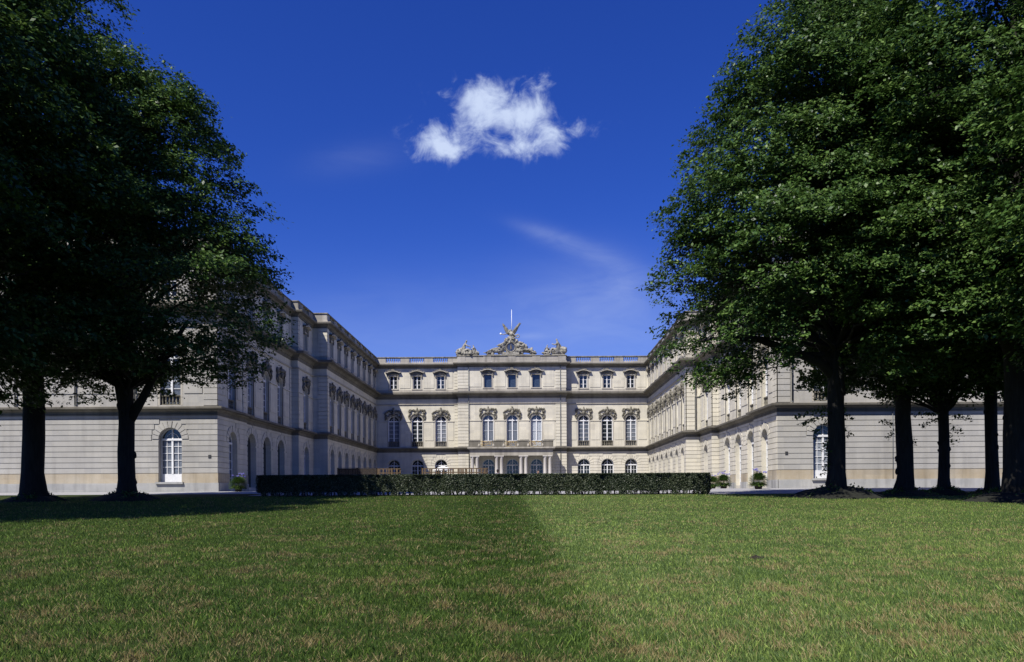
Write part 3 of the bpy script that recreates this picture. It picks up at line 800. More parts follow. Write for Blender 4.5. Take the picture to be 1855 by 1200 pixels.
skin_obj('winged_figure', [[(0, 0, wz - .75, .2), (0, 0, wz - .4, .2), (.02, 0, wz, .19), (0, -.05, wz + .25, .22), (0, -.07, wz + .5, .08), (.01, -.1, wz + .66, .12), (.01, -.1, wz + .8, .1)],
   [(0, -.05, wz + .25, .22), (-.35, -.1, wz + .3, .1), (-.75, -.15, wz + .1, .08), (-1.15, -.2, wz + .05, .06), (-1.3, -.2, wz + .1, .06)],
   [(0, -.05, wz + .25, .22), (.33, -.1, wz + .25, .1), (.55, -.2, wz - .1, .08), (.95, -.2, wz - .15, .06)],
   [(0, 0, wz - .75, .2), (.2, -.15, wz - 1.0, .14), (.3, -.1, wz - 1.3, .1)], [(0, 0, wz - .75, .2), (-.2, -.1, wz - 1.05, .14), (-.35, 0, wz - 1.35, .1)]], ST, g)
for s, tipx, tipz in ((-1, -1.2, 1.55), (1, 1.45, 1.75)):
    mb = MB(); root = Vector((s * .12, .18, wz + .15)); tip = Vector((tipx, .35, wz + tipz))
    for i in range(9):
        t = i / 8; a = root.lerp(tip, t * .55); L = (1.0 - .35 * t) * (.55 + .9 * t)
        d = Vector((s * (.95 - .25 * t), .08, .25 + 1.0 * t)).normalized()
        mb.tube([a, a + d * L * .6, a + d * L], [.16, .17, .03], 6)
    mb.tube([root, root.lerp(tip, .6) + Vector((0, 0, .1)), tip], [.22, .2, .05], 7)
    mb.build('wing', ['weathered'], g)
mb = MB(); mb.blob((-1.42, -.2, wz + .12), .16, None, 0, 10, 8); mb.build('held_orb', 'pole_white', g)
mb = MB(); mb.tube([(.95 + .28 * math.cos(a), -.2, wz - .2 + .24 * math.sin(a)) for a in [2 * math.pi * i / 12 for i in range(13)]], .07, 6, False); mb.build('held_wreath', ST, g)
rubble('trophies', [(-2.8, 0, .4, .3, 16), (-2.1, 0, .75, .36, 18), (-1.35, -.1, .9, .36, 14), (-1.5, .1, 1.5, .3, 9), (1.8, 0, 1.05, .4, 18), (2.5, 0, .7, .34, 16), (3.1, 0, .38, .24, 12), (1.2, -.1, .6, .34, 12), (1.3, 0, 1.6, .34, 12), (-3.3, 0, .25, .16, 8), (.3, 0, 2.4, .26, 10), (-.3, 0, 2.35, .26, 9), (.7, 0, 2.0, .24, 8), (-.75, 0, 1.9, .26, 9), (0, .1, 3.3, .26, 8), (.1, .1, 2.9, .26, 8)], 3, g)
mb = MB(); mb.tube([(0, 0, 0), (0, 0, (898 - 560) / KS - zt - wz + 0)], [.055, .03], 8); mb.blob((0, 0, (898 - 560) / KS - zt - wz), .06, None, 0, 6, 5)
o = mb.build('flagpole', 'pole_white', None, (sx(928.5), YS + .6, zt + wz)); tag(o, 'thin white pole rising behind the winged figure above the clock', 'flagpole')
o.location = (sx(928.5), YS + .6, 19.2); o.scale = (1, 1, 1)
o.data.transform(Matrix.Translation((0, 0, zt + wz - 19.2))); 
mb = MB(); mb.tube([(0, 0, 0), (0, 0, zt + wz - 19.2)], .055, 8)
bm = bmesh.new(); bm.from_mesh(o.data); tmp = mb.mesh('t', ['pole_white']); bm.from_mesh(tmp); bm.to_mesh(o.data); bm.free(); bpy.data.meshes.remove(tmp)

# ------------------------------------------------------------------ leaves as quads
def quads_mesh(name, V4, mat):
    n = len(V4); me = bpy.data.meshes.new(name)
    me.vertices.add(n * 4); me.vertices.foreach_set('co', V4.reshape(-1).astype(np.float32))
    me.loops.add(n * 4); me.loops.foreach_set('vertex_index', np.arange(n * 4, dtype=np.int32))
    me.polygons.add(n); me.polygons.foreach_set('loop_start', np.arange(0, n * 4, 4, dtype=np.int32)); me.polygons.foreach_set('loop_total', np.full(n, 4, dtype=np.int32))
    me.materials.append(MAT[mat]); me.update(calc_edges=True); me.validate() if False else None
    return me
def unit(a): return a / np.maximum(np.linalg.norm(a, axis=1, keepdims=True), 1e-9)
def leaf_quads(P, Nrm, size, rng, asp=.62):
    n = len(P); r = rng.normal(size=(n, 3)); t = unit(np.cross(Nrm, r)); b = np.cross(Nrm, t)
    s = (size * rng.uniform(.5, 1.5, n))[:, None] if not hasattr(size, 'shape') else size[:, None]
    droop = Nrm * s * .12
    return np.stack([P - t * s * .5, P + b * s * asp * .5 - droop * .0, P + t * s * .5 - droop, P - b * s * asp * .5], axis=1)
def crown_mesh(name, prof, seed, nb=230, ns=15, nl=34, leaf=.17, asym=None, carve=(), thin=None):
    """prof: list of (z, radius). Boughs of flat drooping sprays spread through the volume, denser near its skin."""
    rng = np.random.default_rng(seed); zs = np.array([p[0] for p in prof]); rs = np.array([p[1] for p in prof])
    def env(z, az):
        r = np.interp(z, zs, rs)
        k = 1 + .05 * np.sin(az * 3 + z * .55 + seed) + .05 * np.sin(az * 5 - z * .9 + seed * 2) + .04 * np.sin(az * 9 + z * 1.7)
        if asym: k = k * (1 + sum(a * np.clip(np.cos(az - d), 0, 1) ** 2 for a, d in asym))
        return r * k
    z = rng.uniform(zs[0], zs[-1], nb * 6); az = rng.uniform(0, 2 * np.pi, nb * 6)
    keep = rng.uniform(0, 1, nb * 6) < (np.interp(z, zs, rs) / rs.max()) ** 1.0
    z, az = z[keep][:nb], az[keep][:nb]
    if thin: k_ = (z > thin[0]) | (rng.uniform(size=len(z)) > thin[1]); z, az = z[k_], az[k_]
    n = len(z)
    rad = env(z, az) * np.where(rng.uniform(size=n) < .74, rng.uniform(.70, .96, n), rng.uniform(.15, .70, n))
    B = np.stack([rad * np.cos(az), rad * np.sin(az), z], 1); out = np.stack([np.cos(az), np.sin(az), np.zeros(n)], 1)
    side = np.stack([-np.sin(az), np.cos(az), np.zeros(n)], 1)
    L = rng.uniform(1.2, 2.6, n); W = rng.uniform(1.0, 2.3, n); dr = rng.uniform(.2, .6, n)
    t = rng.uniform(-1, 1, (n, ns)); s = rng.uniform(-1, 1, (n, ns)) * (1 - .5 * np.abs(t)); h = rng.normal(0, .25, (n, ns))
    S = B[:, None] + out[:, None] * (t * L[:, None])[..., None] + side[:, None] * (s * W[:, None])[..., None]
    S[..., 2] += h + .35 - dr[:, None] * (t ** 2) * 1.2 - dr[:, None] * t * .8 - .5 * s ** 2
    S = S.reshape(-1, 3); O = np.repeat(out, ns, axis=0)
    rr = np.hypot(S[:, 0], S[:, 1]); e = env(np.clip(S[:, 2], zs[0], zs[-1]), np.arctan2(S[:, 1], S[:, 0]))
    ok = (rr < e * 1.04 + .3) & (S[:, 2] < zs[-1] + .4) & (S[:, 2] > zs[0] - 1.0)
    S, O = S[ok], O[ok]; m = len(S)
    sr = rng.uniform(.3, .7, m)
    d = rng.normal(size=(m, nl, 3)) * .48; P = S[:, None] + d * sr[:, None, None] * np.array([1, 1, .35])
    tilt = O * .55 + np.array([0, 0, 1.0]) + rng.normal(0, .12, (m, 3))
    N = unit((np.repeat(tilt, nl, axis=0) + rng.normal(0, .44, (m * nl, 3))))
    P = P.reshape(-1, 3) ; P[:, 2] -= (np.linalg.norm((P - np.repeat(S, nl, axis=0))[:, :2], axis=1) ** 2) * .35
    for (x0, x1, zc) in carve:
        k = ~((P[:, 0] > x0) & (P[:, 0] < x1) & (P[:, 2] < zc + .5 * np.sin(P[:, 0] * 2.1) + .3 * np.sin(P[:, 1] * 3.0))); P, N = P[k], N[k]
    return quads_mesh(name, leaf_quads(P, N, leaf, rng), 'tree_leaf'), B
def trunk_mesh(name, dia, fork, top, boughs, seed, limbs=(), lean=(0, 0), flare=1.22):
    rnd = random.Random(seed); mb = MB(); r = dia / 2
    def wob(a): return (rnd.random() - .5) * a
    pts, rad = [], []
    for i in range(16):
        t = i / 15; z = t * top - .4
        k = 1 + (flare - 1) * max(0, 1 - (z + .1) / 1.1) ** 2
        tp = 1 - .15 * min(1, z / fork) if z < fork else (.85 * (1 - (z - fork) / (top - fork + .5)) ** .9 + .04)
        pts.append((lean[0] * t + wob(.12 if z > 1 else 0), lean[1] * t + wob(.12 if z > 1 else 0), z)); rad.append(max(.04, r * k * tp * (1 + wob(.08))))
    mb.tube(pts, rad, 16)
    for i in range(9):                      # root flare buttresses
        a = i * .7 + rnd.random() * .3; mb.tube([(math.cos(a) * r * .55, math.sin(a) * r * .55, 1.0), (math.cos(a) * r * 1.05, math.sin(a) * r * 1.05, .3), (math.cos(a) * r * 1.45, math.sin(a) * r * 1.45, -.25)], [r * .22, r * .28, r * .2], 7)
    for i in range(7):                      # burrs
        a = rnd.random() * 6.28; z = rnd.uniform(.8, fork); mb.blob((math.cos(a) * r * .85, math.sin(a) * r * .85, z), (r * .3, r * .3, r * .45), rnd, .3, 7, 6)
    def on_trunk(z):
        t = (z + .4) / top; k = min(14, max(0, int(t * 15))); a, b = Vector(pts[k]), Vector(pts[k + 1]); f = min(1, max(0, t * 15 - k)); return a.lerp(b, f), rad[k]
    for L in limbs:
        mb.tube([p[:3] for p in L], [p[3] for p in L], 9)
    sel = [(b[0] * .82, b[1] * .82, b[2]) for b in boughs]; rnd.shuffle(sel)
    for b in sel[:70]:
        rr = math.hypot(b[0], b[1]); z0 = max(fork * .95, b[2] - rr * rnd.uniform(.55, 1.0)); z0 = min(z0, top - 1)
        a, ra = on_trunk(z0); e = Vector(b); q = max(.06, min(ra * .55, .05 + rr * .014)); 
        m1 = a.lerp(e, .35) + Vector((wob(.6), wob(.6), .15)); m2 = a.lerp(e, .7) + Vector((wob(.7), wob(.7), .25))
        mb.tube([a, m1, m2, e], [q, q * .75, q * .45, .025], 6, False)
        for k in range(3):
            s = m2.lerp(e, rnd.random()); mb.tube([s, s + Vector((wob(1.6), wob(1.6), rnd.uniform(-.1, .6)))], [q * .35, .012], 4, False)
    return mb.mesh(name, ['bark'])
def shoots_mesh(name, items, seed, n=70):
    rng = np.random.default_rng(seed); out = []
    for (a, b) in items:                       # leafy shoots from the bark, each a short drooping spray
        a, b = np.array(a, float), np.array(b, float); m = int(n * max(.6, np.linalg.norm(b - a)))
        t = rng.uniform(.05, 1, m)[:, None]; P = a + (b - a) * t + rng.normal(0, .1, (m, 3)) * np.array([1, 1.6, .7]); P[:, 2] -= (t[:, 0] ** 2) * .2
        out.append(leaf_quads(P, unit(rng.normal(0, .5, (m, 3)) + np.array([0, 0, 1.0])), .15, rng))
    return quads_mesh(name, np.concatenate(out), 'tree_leaf')
def suckers_mesh(name, r, h, seed, n=3400, side=None):
    rng = np.random.default_rng(seed); a = rng.uniform(0, 2 * np.pi, n); q = np.sqrt(rng.uniform(0, 1, n)) * r
    ht = h * (1 - (q / r) ** 1.6) * (.75 + .25 * np.sin(a * 3 + seed)) * (.6 + .5 * rng.uniform(size=n)); z = ht * rng.uniform(.15, 1, n)
    P = np.stack([q * np.cos(a), q * np.sin(a), z], 1); N = unit(rng.normal(size=(n, 3)) + np.array([0, 0, .5]))
    return quads_mesh(name, leaf_quads(P, N, .13, rng), 'tree_leaf')
def tree(x, y, label, dia, fork, top, prof, seed, cr=None, limbs=(), lean=(0, 0), suck=(1.3, .5), spin=0, scale=1, shoots=(), group='tall broadleaf trees beside the lawn', **kw):
    z = tz(y); r = empty('tree', (x, y, z)); r.rotation_euler.z = spin; r.scale = (scale,) * 3
    tag(r, label, 'tree', group)
    if cr is None: cm, B = crown_mesh('crown', prof, seed, **kw)
    else: cm, B = cr
    link_mesh('crown', cm, r)
    Bl = [tuple(b) for b in B]
    link_mesh('trunk', trunk_mesh('trunk', dia, fork, top, Bl, seed, limbs, lean), r)
    for i_, s_ in enumerate(shoots): link_mesh('leafy_shoot', shoots_mesh('leafy_shoot', [s_], seed * 31 + i_), r)
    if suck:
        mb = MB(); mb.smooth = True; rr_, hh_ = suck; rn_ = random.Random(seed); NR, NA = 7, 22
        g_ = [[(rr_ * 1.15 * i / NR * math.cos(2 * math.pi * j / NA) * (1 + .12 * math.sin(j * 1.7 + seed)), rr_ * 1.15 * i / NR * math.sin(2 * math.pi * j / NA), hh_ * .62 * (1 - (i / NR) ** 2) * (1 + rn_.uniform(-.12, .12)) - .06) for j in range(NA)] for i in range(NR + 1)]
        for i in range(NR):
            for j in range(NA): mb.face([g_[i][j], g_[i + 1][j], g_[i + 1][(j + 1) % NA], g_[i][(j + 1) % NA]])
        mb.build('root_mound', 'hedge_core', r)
    if suck: link_mesh('base_suckers', suckers_mesh('base_suckers', suck[0], suck[1], seed), r)
    return cm, B
def bx_(px, Y): return (px - 960) / F * Y
# --- left side
tree(bx_(230, 42.5), 42.5, 'forked tree just left of the left palace door, right of the thicker trunk', .88, 6.2, 22.5,
     [(6.1, 4.8), (7.4, 7.2), (9.5, 7.8), (12, 7.7), (15, 6.9), (18, 5.8), (20.5, 4.4), (22.5, 3.0), (24.3, 1.2)], 11,
     limbs=[[(.1, 0, 4.2, .3), (.9, -.1, 5.4, .22), (2.0, -.2, 7.4, .16), (3.4, -.2, 9.5, .1)], [(-.1, 0, 4.6, .26), (-.5, .1, 6.3, .2), (-1.2, .2, 8.5, .12)]], thin=(11.5, .38), nb=350, ns=25, nl=29, suck=(1.6, .8))
tree(bx_(62, 42), 42, 'thickest left tree with a straight bare trunk, left of the forked one', 1.12, 8, 28.5,
     [(6.1, 4.4), (7.4, 6.4), (10, 7.2), (14, 7.4), (18, 7.2), (22, 6.2), (25.5, 4.8), (28, 3.0), (30, 1.0)], 12, thin=(11.5, .35), nb=360, ns=25, nl=28, suck=(1.5, .7))
cmN = crown_mesh('crown', [(4.2, 3.6), (6.5, 6.2), (10, 7.4), (14, 7.6), (18, 7.1), (22, 5.8), (25.5, 4.0), (28.5, 1.2)], 13, nb=290, ns=23, nl=24, leaf=.21)
tree(-25.8, 33.5, 'tree at the left edge of the picture whose crown fills the upper left corner', 1.0, 6, 27, None, 13, cr=cmN)
tree(-24.5, 23.0, 'tree left outside the picture that shades the left of the lawn', 1.0, 6, 27, None, 14, cr=cmN, spin=2.1)
# --- right side
tree(bx_(1515, 41), 41, 'right tree nearest the court with two big limbs reaching left over the palace front', .90, 8, 25.5,
     [(6.0, 5.8), (7.6, 7.6), (11, 8.3), (14, 7.6), (17, 6.8), (20, 5.7), (23, 4.7), (25, 3.2), (26.8, 1.4)], 21,
     limbs=[[(0, 0, 6.1, .28), (-.9, -.3, 6.9, .24), (-2.6, -.6, 7.5, .2), (-4.2, -.8, 8.0, .17), (-6.0, -.9, 8.1, .11), (-7.3, -1, 7.9, .05)],
            [(0, 0, 6.6, .22), (-.9, -.2, 7.8, .17), (-2.0, -.3, 9.0, .14), (-3.6, -.3, 9.6, .1), (-5, -.4, 10, .05)],
            [(0, 0, 7.4, .2), (-.8, -.2, 7.3, .16), (-2.4, -.4, 7.3, .12), (-4, -.6, 7.9, .06)]],
     asym=[(.08, math.pi)], shoots=[((-.4, 0, 4.6), (-2.1, -.1, 4.3)), ((-.4, -.1, 4.3), (-1.9, -.3, 3.9)), ((-.4, 0, 4.0), (-1.2, -.2, 3.4)), ((.3, 0, 4.4), (.75, -.1, 4.2)), ((-.35, -.1, 2.4), (-.75, -.2, 2.0)), ((-.35, -.1, 1.9), (-.8, -.2, 1.3)), ((.4, 0, 3.6), (.7, 0, 3.3)), ((-.4, 0, 3.0), (-.7, -.1, 2.6))], carve=[(-3.5, -.1, 8.9)], nb=560, ns=26, nl=29, suck=(2.2, 1.0))
tree(bx_(1638, 43), 43, 'ivy-rough tree trunk second from the court on the right side', .88, 7, 23.5,
     [(6.0, 3.6), (7.6, 5.6), (11, 6.8), (16, 6.6), (19.5, 5.4), (22.5, 3.2), (25, 1.0)], 22, shoots=[((-.4, 0, 3.8), (-1.3, -.1, 4.2)), ((-.4, 0, 3.5), (-.9, -.1, 3.3)), ((.35, 0, 3.0), (.6, 0, 2.9))], carve=[(-8, -3.0, 9.3)], nb=290, ns=22, nl=26, suck=(1.8, .6))
cmR = crown_mesh('crown', [(5.0, 2.6), (6.6, 4.8), (9, 5.6), (13, 5.8), (17, 5.0), (20, 3.6), (22.5, 1)], 23, nb=240, ns=22, nl=25, leaf=.19)
tree(bx_(1710, 43.5), 43.5, 'slender tree forking low, standing third on the right ', .62, 4.6, 20, None, 23, cr=cmR,
     limbs=[[(0, 0, 4.3, .16), (-.8, 0, 5.6, .12), (-1.6, 0, 7.6, .09), (-2.2, 0, 9.5, .05)], [(.1, 0, 4.6, .15), (.8, 0, 6.3, .12), (1.2, 0, 9, .09)]], suck=(1.2, .75), shoots=[((-.2, 0, 4.4), (-1.9, 0, 4.6)), ((-.2, 0, 4.2), (-1.2, -.1, 3.9)), ((.2, 0, 4.3), (1.5, 0, 4.3)), ((.2, 0, 3.9), (1.0, 0, 3.5)), ((.2, 0, 3.4), (.7, 0, 2.9))])
tree(bx_(1797, 42), 42, 'straight thin tree just left of the big foreground trunk at the right edge', .66, 7.5, 25, None, 24, cr=cmR, spin=1.3, suck=(1.3, .6))
tree(bx_(1843, 35.5), 35.5, 'big mossy trunk at the right edge of the picture, nearest of the right trees', 1.05, 7.5, 26,
     [(5.3, 4.6), (7.0, 6.6), (10, 7.2), (14, 7.2), (18, 7.2), (22, 6), (25, 4), (27.5, 1.5)], 25, nb=340, ns=24, nl=28, leaf=.18, suck=(2.4, .8),
     limbs=[[(-.2, 0, 6.5, .3), (-1.0, 0, 8.4, .24), (-2.0, 0, 10.4, .18), (-3.2, 0, 13, .1)]])
tree(22.8, 26.5, 'tree right outside the picture whose foliage enters at the right edge', .9, 6, 24, None, 26, cr=cmN, spin=.7, scale=.86)
# low leafy twigs growing from the trunk nearest the court
# ------------------------------------------------------------------ hedge
def hedge_quads(x0, x1, y0, y1, top, n, leaf, seed, bare=.22):
    rng = np.random.default_rng(seed); L = x1 - x0; Dp = y1 - y0
    zb = tz((y0 + y1) / 2); H = top - zb
    kinds = rng.uniform(size=n); P = np.zeros((n, 3)); N = np.zeros((n, 3))
    x = rng.uniform(x0, x1, n); v = rng.uniform(0, 1, n)
    lump = .10 * np.sin(x * 1.3) + .06 * np.sin(x * 2.3) + .05 * np.sin(x * 5.1 + 1) + .04 * np.sin(x * 11 + v * 9)
    fr = kinds < .5; tp = (kinds >= .5) & (kinds < .82); en = kinds >= .82
    P[fr] = np.stack([x[fr], y0 + np.abs(rng.normal(0, .07, fr.sum())) - lump[fr], zb + H * v[fr] ** .85], 1); N[fr] = (0, -1, .35)
    P[tp] = np.stack([x[tp], rng.uniform(y0, y1, tp.sum()), top - np.abs(rng.normal(0, .03, tp.sum()))], 1); N[tp] = (0, 0, 1)
    bk = en & (rng.uniform(size=n) < .5); ed = en & ~bk
    P[bk] = np.stack([x[bk], y1 - np.abs(rng.normal(0, .07, bk.sum())), zb + H * v[bk]], 1); N[bk] = (0, 1, .3)
    s = rng.uniform(size=ed.sum()) < .5
    P[ed] = np.stack([np.where(s, x0, x1) + rng.normal(0, .08, ed.sum()), rng.uniform(y0, y1, ed.sum()), zb + H * v[ed]], 1); N[ed, 0] = np.where(s, -1, 1)
    low = P[:, 2] < zb + bare
    gap = np.sin(P[:, 0] * 4.1) + np.sin(P[:, 0] * 9.7 + 2) + rng.normal(0, .5, n)
    keep = ~(low & (gap > -.2)); P, N = P[keep], N[keep]
    P[:, 2] = np.minimum(P[:, 2], top + .02 + .03 * np.sin(P[:, 0] * 3.3) + .02 * np.sin(P[:, 0] * .9) + np.abs(rng.normal(0, .02, len(P))) + .09 * (rng.uniform(size=len(P)) < .012))
    return leaf_quads(P, unit(N * .8 + rng.normal(0, .55, P.shape)), leaf, rng, .55)
hx0, hx1, hy0, hy1, ht = bx_(468, 47.6), bx_(1284, 47.6), 47.6, 49.0, 1.30
hd = empty('hedge', ((hx0 + hx1) / 2, 48.3, tz(48.3))); tag(hd, 'long low clipped dark hedge across the far end of the lawn', 'hedge')
def hedge_part(q): q = q - np.array(hd.location); return q
link_mesh('foliage', quads_mesh('foliage', hedge_part(hedge_quads(hx0, hx1, hy0, hy1, ht, 150000, .085, 31)), 'hedge_leaf'), hd)
mb = MB(); rnd = random.Random(3)
n = 150
for i in range(n):
    x = hx0 + (i + rnd.random()) * (hx1 - hx0) / n - hd.location.x; y = rnd.uniform(-.35, .35)
    for k in range(3): mb.tube([(x, y, -.05), (x + rnd.uniform(-.1, .1), y + rnd.uniform(-.1, .1), .4), (x + rnd.uniform(-.35, .35), y + rnd.uniform(-.4, .4), 1.0)], [.02, .015, .006], 4, False)
mb.build('stems', 'bark', hd)
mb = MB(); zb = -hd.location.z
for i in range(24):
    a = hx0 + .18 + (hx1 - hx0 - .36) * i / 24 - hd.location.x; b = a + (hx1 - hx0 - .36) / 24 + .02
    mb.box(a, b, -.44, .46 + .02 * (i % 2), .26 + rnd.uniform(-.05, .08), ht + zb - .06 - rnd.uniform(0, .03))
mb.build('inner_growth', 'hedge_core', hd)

# ------------------------------------------------------------------ things in the court
def slat_fence(name, x0, x1, y, ztop, label, seed, solid=False, mat='wood_new'):
    rnd = random.Random(seed); r = empty(name, ((x0 + x1) / 2, y, tz(y))); tag(r, label, 'fence', 'wooden slat fences behind the hedge')
    W = (x1 - x0) / 2; H = ztop - tz(y)
    mb = MB(); x = -W
    while x < W - .05:
        w = rnd.uniform(.09, .16); h = H - .04
        mb.box(x, x + w, .03, .055, .1, h); x += w + (.01 if solid else rnd.choice((.03, .10, .20, .34)))
    mb.build('slats', mat, r)
    for z in ((.35, H * .5, H * .78, H - .1) if not solid else (.35, H - .14)):
        m = MB(); m.box(-W, W, -.03, .028, z, z + .09); m.build('rail', mat, r)
    k = max(2, int(W * 2 / 1.6)); 
    for i in range(k + 1):
        m = MB(); x = -W + 2 * W * i / k; m.box(x - .05, x + .05, -.13, -.032, -.2, H); m.build('post', mat, r)
    if solid: m = MB(); m.box(-W - .03, W + .03, -.15, .08, H, H + .04); m.build('cap_board', mat, r)
    return r
FY = 75.0
def fz(py, Y=FY, px=750): return (898 - (py + (px - 960) * .0058)) / F * Y
slat_fence('slatted_fence', bx_(612, FY), bx_(682, FY), FY, fz(848.0), 'shadow-toned close-boarded wooden screen, leftmost above the hedge', 1, True, 'wood_shaded')
slat_fence('slatted_fence', bx_(684, FY), bx_(725, FY), FY, fz(848.5), 'short open brown slat fence right of the shadow-toned screen, above the hedge', 2)
slat_fence('slatted_fence', bx_(765, FY), bx_(883, FY), FY, fz(848.5), 'long open brown slat fence above the hedge in front of the left court windows', 3)
# parasol
px0 = bx_(803, 79); r = empty('parasol', (px0, 79, tz(79))); tag(r, 'white parasol top showing over the long slat fence', 'parasol')
H = fz(844.5, 79, 803) - tz(79); mb = MB(); n = 8
ring = [(1.0 * math.cos(2 * math.pi * i / n), 1.0 * math.sin(2 * math.pi * i / n), H - .32) for i in range(n)]
for i in range(n):
    a, b = ring[i], ring[(i + 1) % n]; mb.face([a, b, (0, 0, H)]); mb.face([a, (a[0], a[1], a[2] - .12), (b[0], b[1], b[2] - .12), b])
mb.build('canopy', 'canvas', r); mb = MB(); mb.tube([(0, 0, 0), (0, 0, H + .05)], .03, 8); mb.tube([(0, 0, 0), (0, 0, .08)], .3, 12); mb.build('pole', 'iron', r)
# visitors behind the hedge
def person(x, y, rz, label, top, bottom, hair='hair', s=1.0):
    r = empty('person', (x, y, tz(y)), rz); tag(r, label, 'person', 'visitors near the portico'); r.scale = (s, s, s)
    hip = (0, 0, .95, .15)
    hands = []
    for sd in (-1, 1):
        wx = sd * .30; wr = (wx, -.08, .84, .028); pm = (wx, -.10, .77, .034)
        hands += [[wr, pm]] + [[pm, (wx + (k - 1.5) * .018, -.115, .72, .010), (wx + (k - 1.5) * .02, -.13 - .004 * k, .675 - .008 * abs(k - 1.5), .008)] for k in range(4)] + [[wr, (wx - sd * .035, -.12, .79, .011), (wx - sd * .045, -.14, .755, .009)]]
    body = [[hip, (0, .01, 1.15, .13), (0, 0, 1.35, .15), (0, 0, 1.48, .06), (0, -.01, 1.53, .055), (0, -.02, 1.61, .088), (0, -.02, 1.68, .088), (0, -.01, 1.74, .06)],
            [(0, -.02, 1.61, .088), (0, -.115, 1.61, .015)]]
    for sd in (-1, 1):
        body += [[(0, 0, 1.35, .15), (sd * .17, 0, 1.4, .065), (sd * .26, .02, 1.12, .045), (sd * .30, -.08, .84, .028)],
                 [hip, (sd * .1, 0, .88, .11), (sd * .11, -.02, .5, .065), (sd * .12, .02, .1, .042), (sd * .13, -.1, .04, .035), (sd * .14, -.16, .03, .025)]]
    skin_obj('body', body + hands, ['skin'], r)
    sh = [[(0, 0, .92, .17), (0, .01, 1.15, .152), (0, 0, 1.36, .17), (0, 0, 1.45, .09)]]
    for sd in (-1, 1): sh += [[(0, 0, 1.36, .17), (sd * .17, 0, 1.4, .085), (sd * .225, .01, 1.22, .068)]]
    skin_obj('shirt', sh, [top], r)
    skin_obj('trousers', [[(0, 0, .98, .165), (0, 0, .9, .16)]] + [[(0, 0, .9, .16), (sd * .1, 0, .85, .13), (sd * .11, -.02, .5, .085), (sd * .12, .02, .12, .065)] for sd in (-1, 1)], [bottom], r)
    mb = MB(); rn = random.Random(4); mb.blob((0, .018, 1.70), (.105, .112, .098), rn, .08, 12, 9); mb.blob((0, .06, 1.62), (.085, .06, .1), rn, .08, 10, 8); mb.build('hair', hair, r)
    for sd in (-1, 1): mb = MB(); mb.blob((sd * .035, -.1, 1.645), .013, None, 0, 8, 6); mb.build('eye', 'iron', r)
    for sd in (-1, 1): mb = MB(); mb.blob((sd * .092, 0, 1.63), (.014, .025, .035), None, 0, 7, 6); mb.build('ear', 'skin', r)
person(bx_(902, 66), 66, R(150), 'dark-haired person in a dark top behind the hedge, between two portico columns', 'cloth_dark', 'cloth_grey', s=.98)
person(bx_(975, 68), 68, R(20), 'person in a red top behind the hedge in front of the right portico door', 'cloth_red', 'cloth_grey', s=.96)
# tubs of agapanthus
def tub_plant(x, y, s, label, seed, flowers=7):
    rng = np.random.default_rng(seed); rnd = random.Random(seed)
    r = empty('potted_plant', (x, y, tz(y))); r.scale = (s, s, s); tag(r, label, 'potted plant', 'tubs of blue flowering plants by the palace walls')
    mb = MB(); mb.lathe((0, 0, 0), [(.24, .04), (.27, .1), (.32, .42), (.34, .46), (.3, .46)], 14)
    for a in (.8, 2.3, 3.9, 5.4): mb.box(.2 * math.cos(a) - .04, .2 * math.cos(a) + .04, .2 * math.sin(a) - .04, .2 * math.sin(a) + .04, 0, .07)
    mb.build('tub', 'tub_wood', r)
    n = 2800; az = rng.uniform(0, 2 * np.pi, n); el = rng.uniform(-.45, 1.45, n); L = rng.uniform(.38, .74, n)
    d = np.stack([np.cos(az) * np.cos(el), np.sin(az) * np.cos(el), np.sin(el) * .95], 1)
    P = d * L[:, None] + np.array([0, 0, .52]); sd = unit(np.cross(d, np.array([0, 0, 1.0])) + rng.normal(0, .15, (n, 3))) * .02; a = d * .14
    a[:, 2] -= .03
    link_mesh('foliage', quads_mesh('foliage', np.stack([P - a, P + sd, P + a, P - sd], 1), 'tub_leaf'), r)
    for k in range(flowers):
        a = rnd.random() * 6.28; q = rnd.uniform(.15, .55); h = rnd.uniform(1.2, 1.55)
        mb = MB(); mb.tube([(0, 0, .5), (math.cos(a) * q * .5, math.sin(a) * q * .5, .95), (math.cos(a) * q, math.sin(a) * q, h)], .009, 5); st = mb.build('flower_stem', 'tub_leaf', r)
        mb = MB()
        for j in range(16): mb.blob((math.cos(a) * q + rnd.gauss(0, .05), math.sin(a) * q + rnd.gauss(0, .05), h + rnd.gauss(.02, .035)), rnd.uniform(.016, .03), rnd, .3, 5, 4)
        mb.build('flower_head', 'flower_blue', st)
tub_plant(bx_(432, 60.0), 60.0, .92, 'blue-flowering plant in a tub left of the hedge, in the shade', 1)
tub_plant(bx_(1374, 58.5), 58.5, .98, 'largest dark tub with blue flowers, at the foot of the right pavilion', 2)
tub_plant(bx_(1311, 64), 64, .92, 'tub plant midway between the hedge end and the largest right tub', 3)
tub_plant(bx_(1291, 68), 68, .88, 'tub plant half hidden behind the right end of the hedge', 4, 4)
# molehill
mb = MB(); rnd = random.Random(5); Ym = 13.2
for i in range(26):
    a = rnd.random() * 6.28; q = rnd.random() ** .7 * .12; mb.blob((math.cos(a) * q, math.sin(a) * q * .8, .035 - q * .25), rnd.uniform(.015, .035), rnd, .35, 6, 5)
mb.blob((0, 0, 0), (.12, .1, .05), rnd, .15, 10, 6)
tag(mb.build('molehill', 'soil', None, (bx_(1368, Ym), Ym, tz(Ym) + .005)), 'small dark molehill of bare soil on the right half of the lawn', 'molehill')

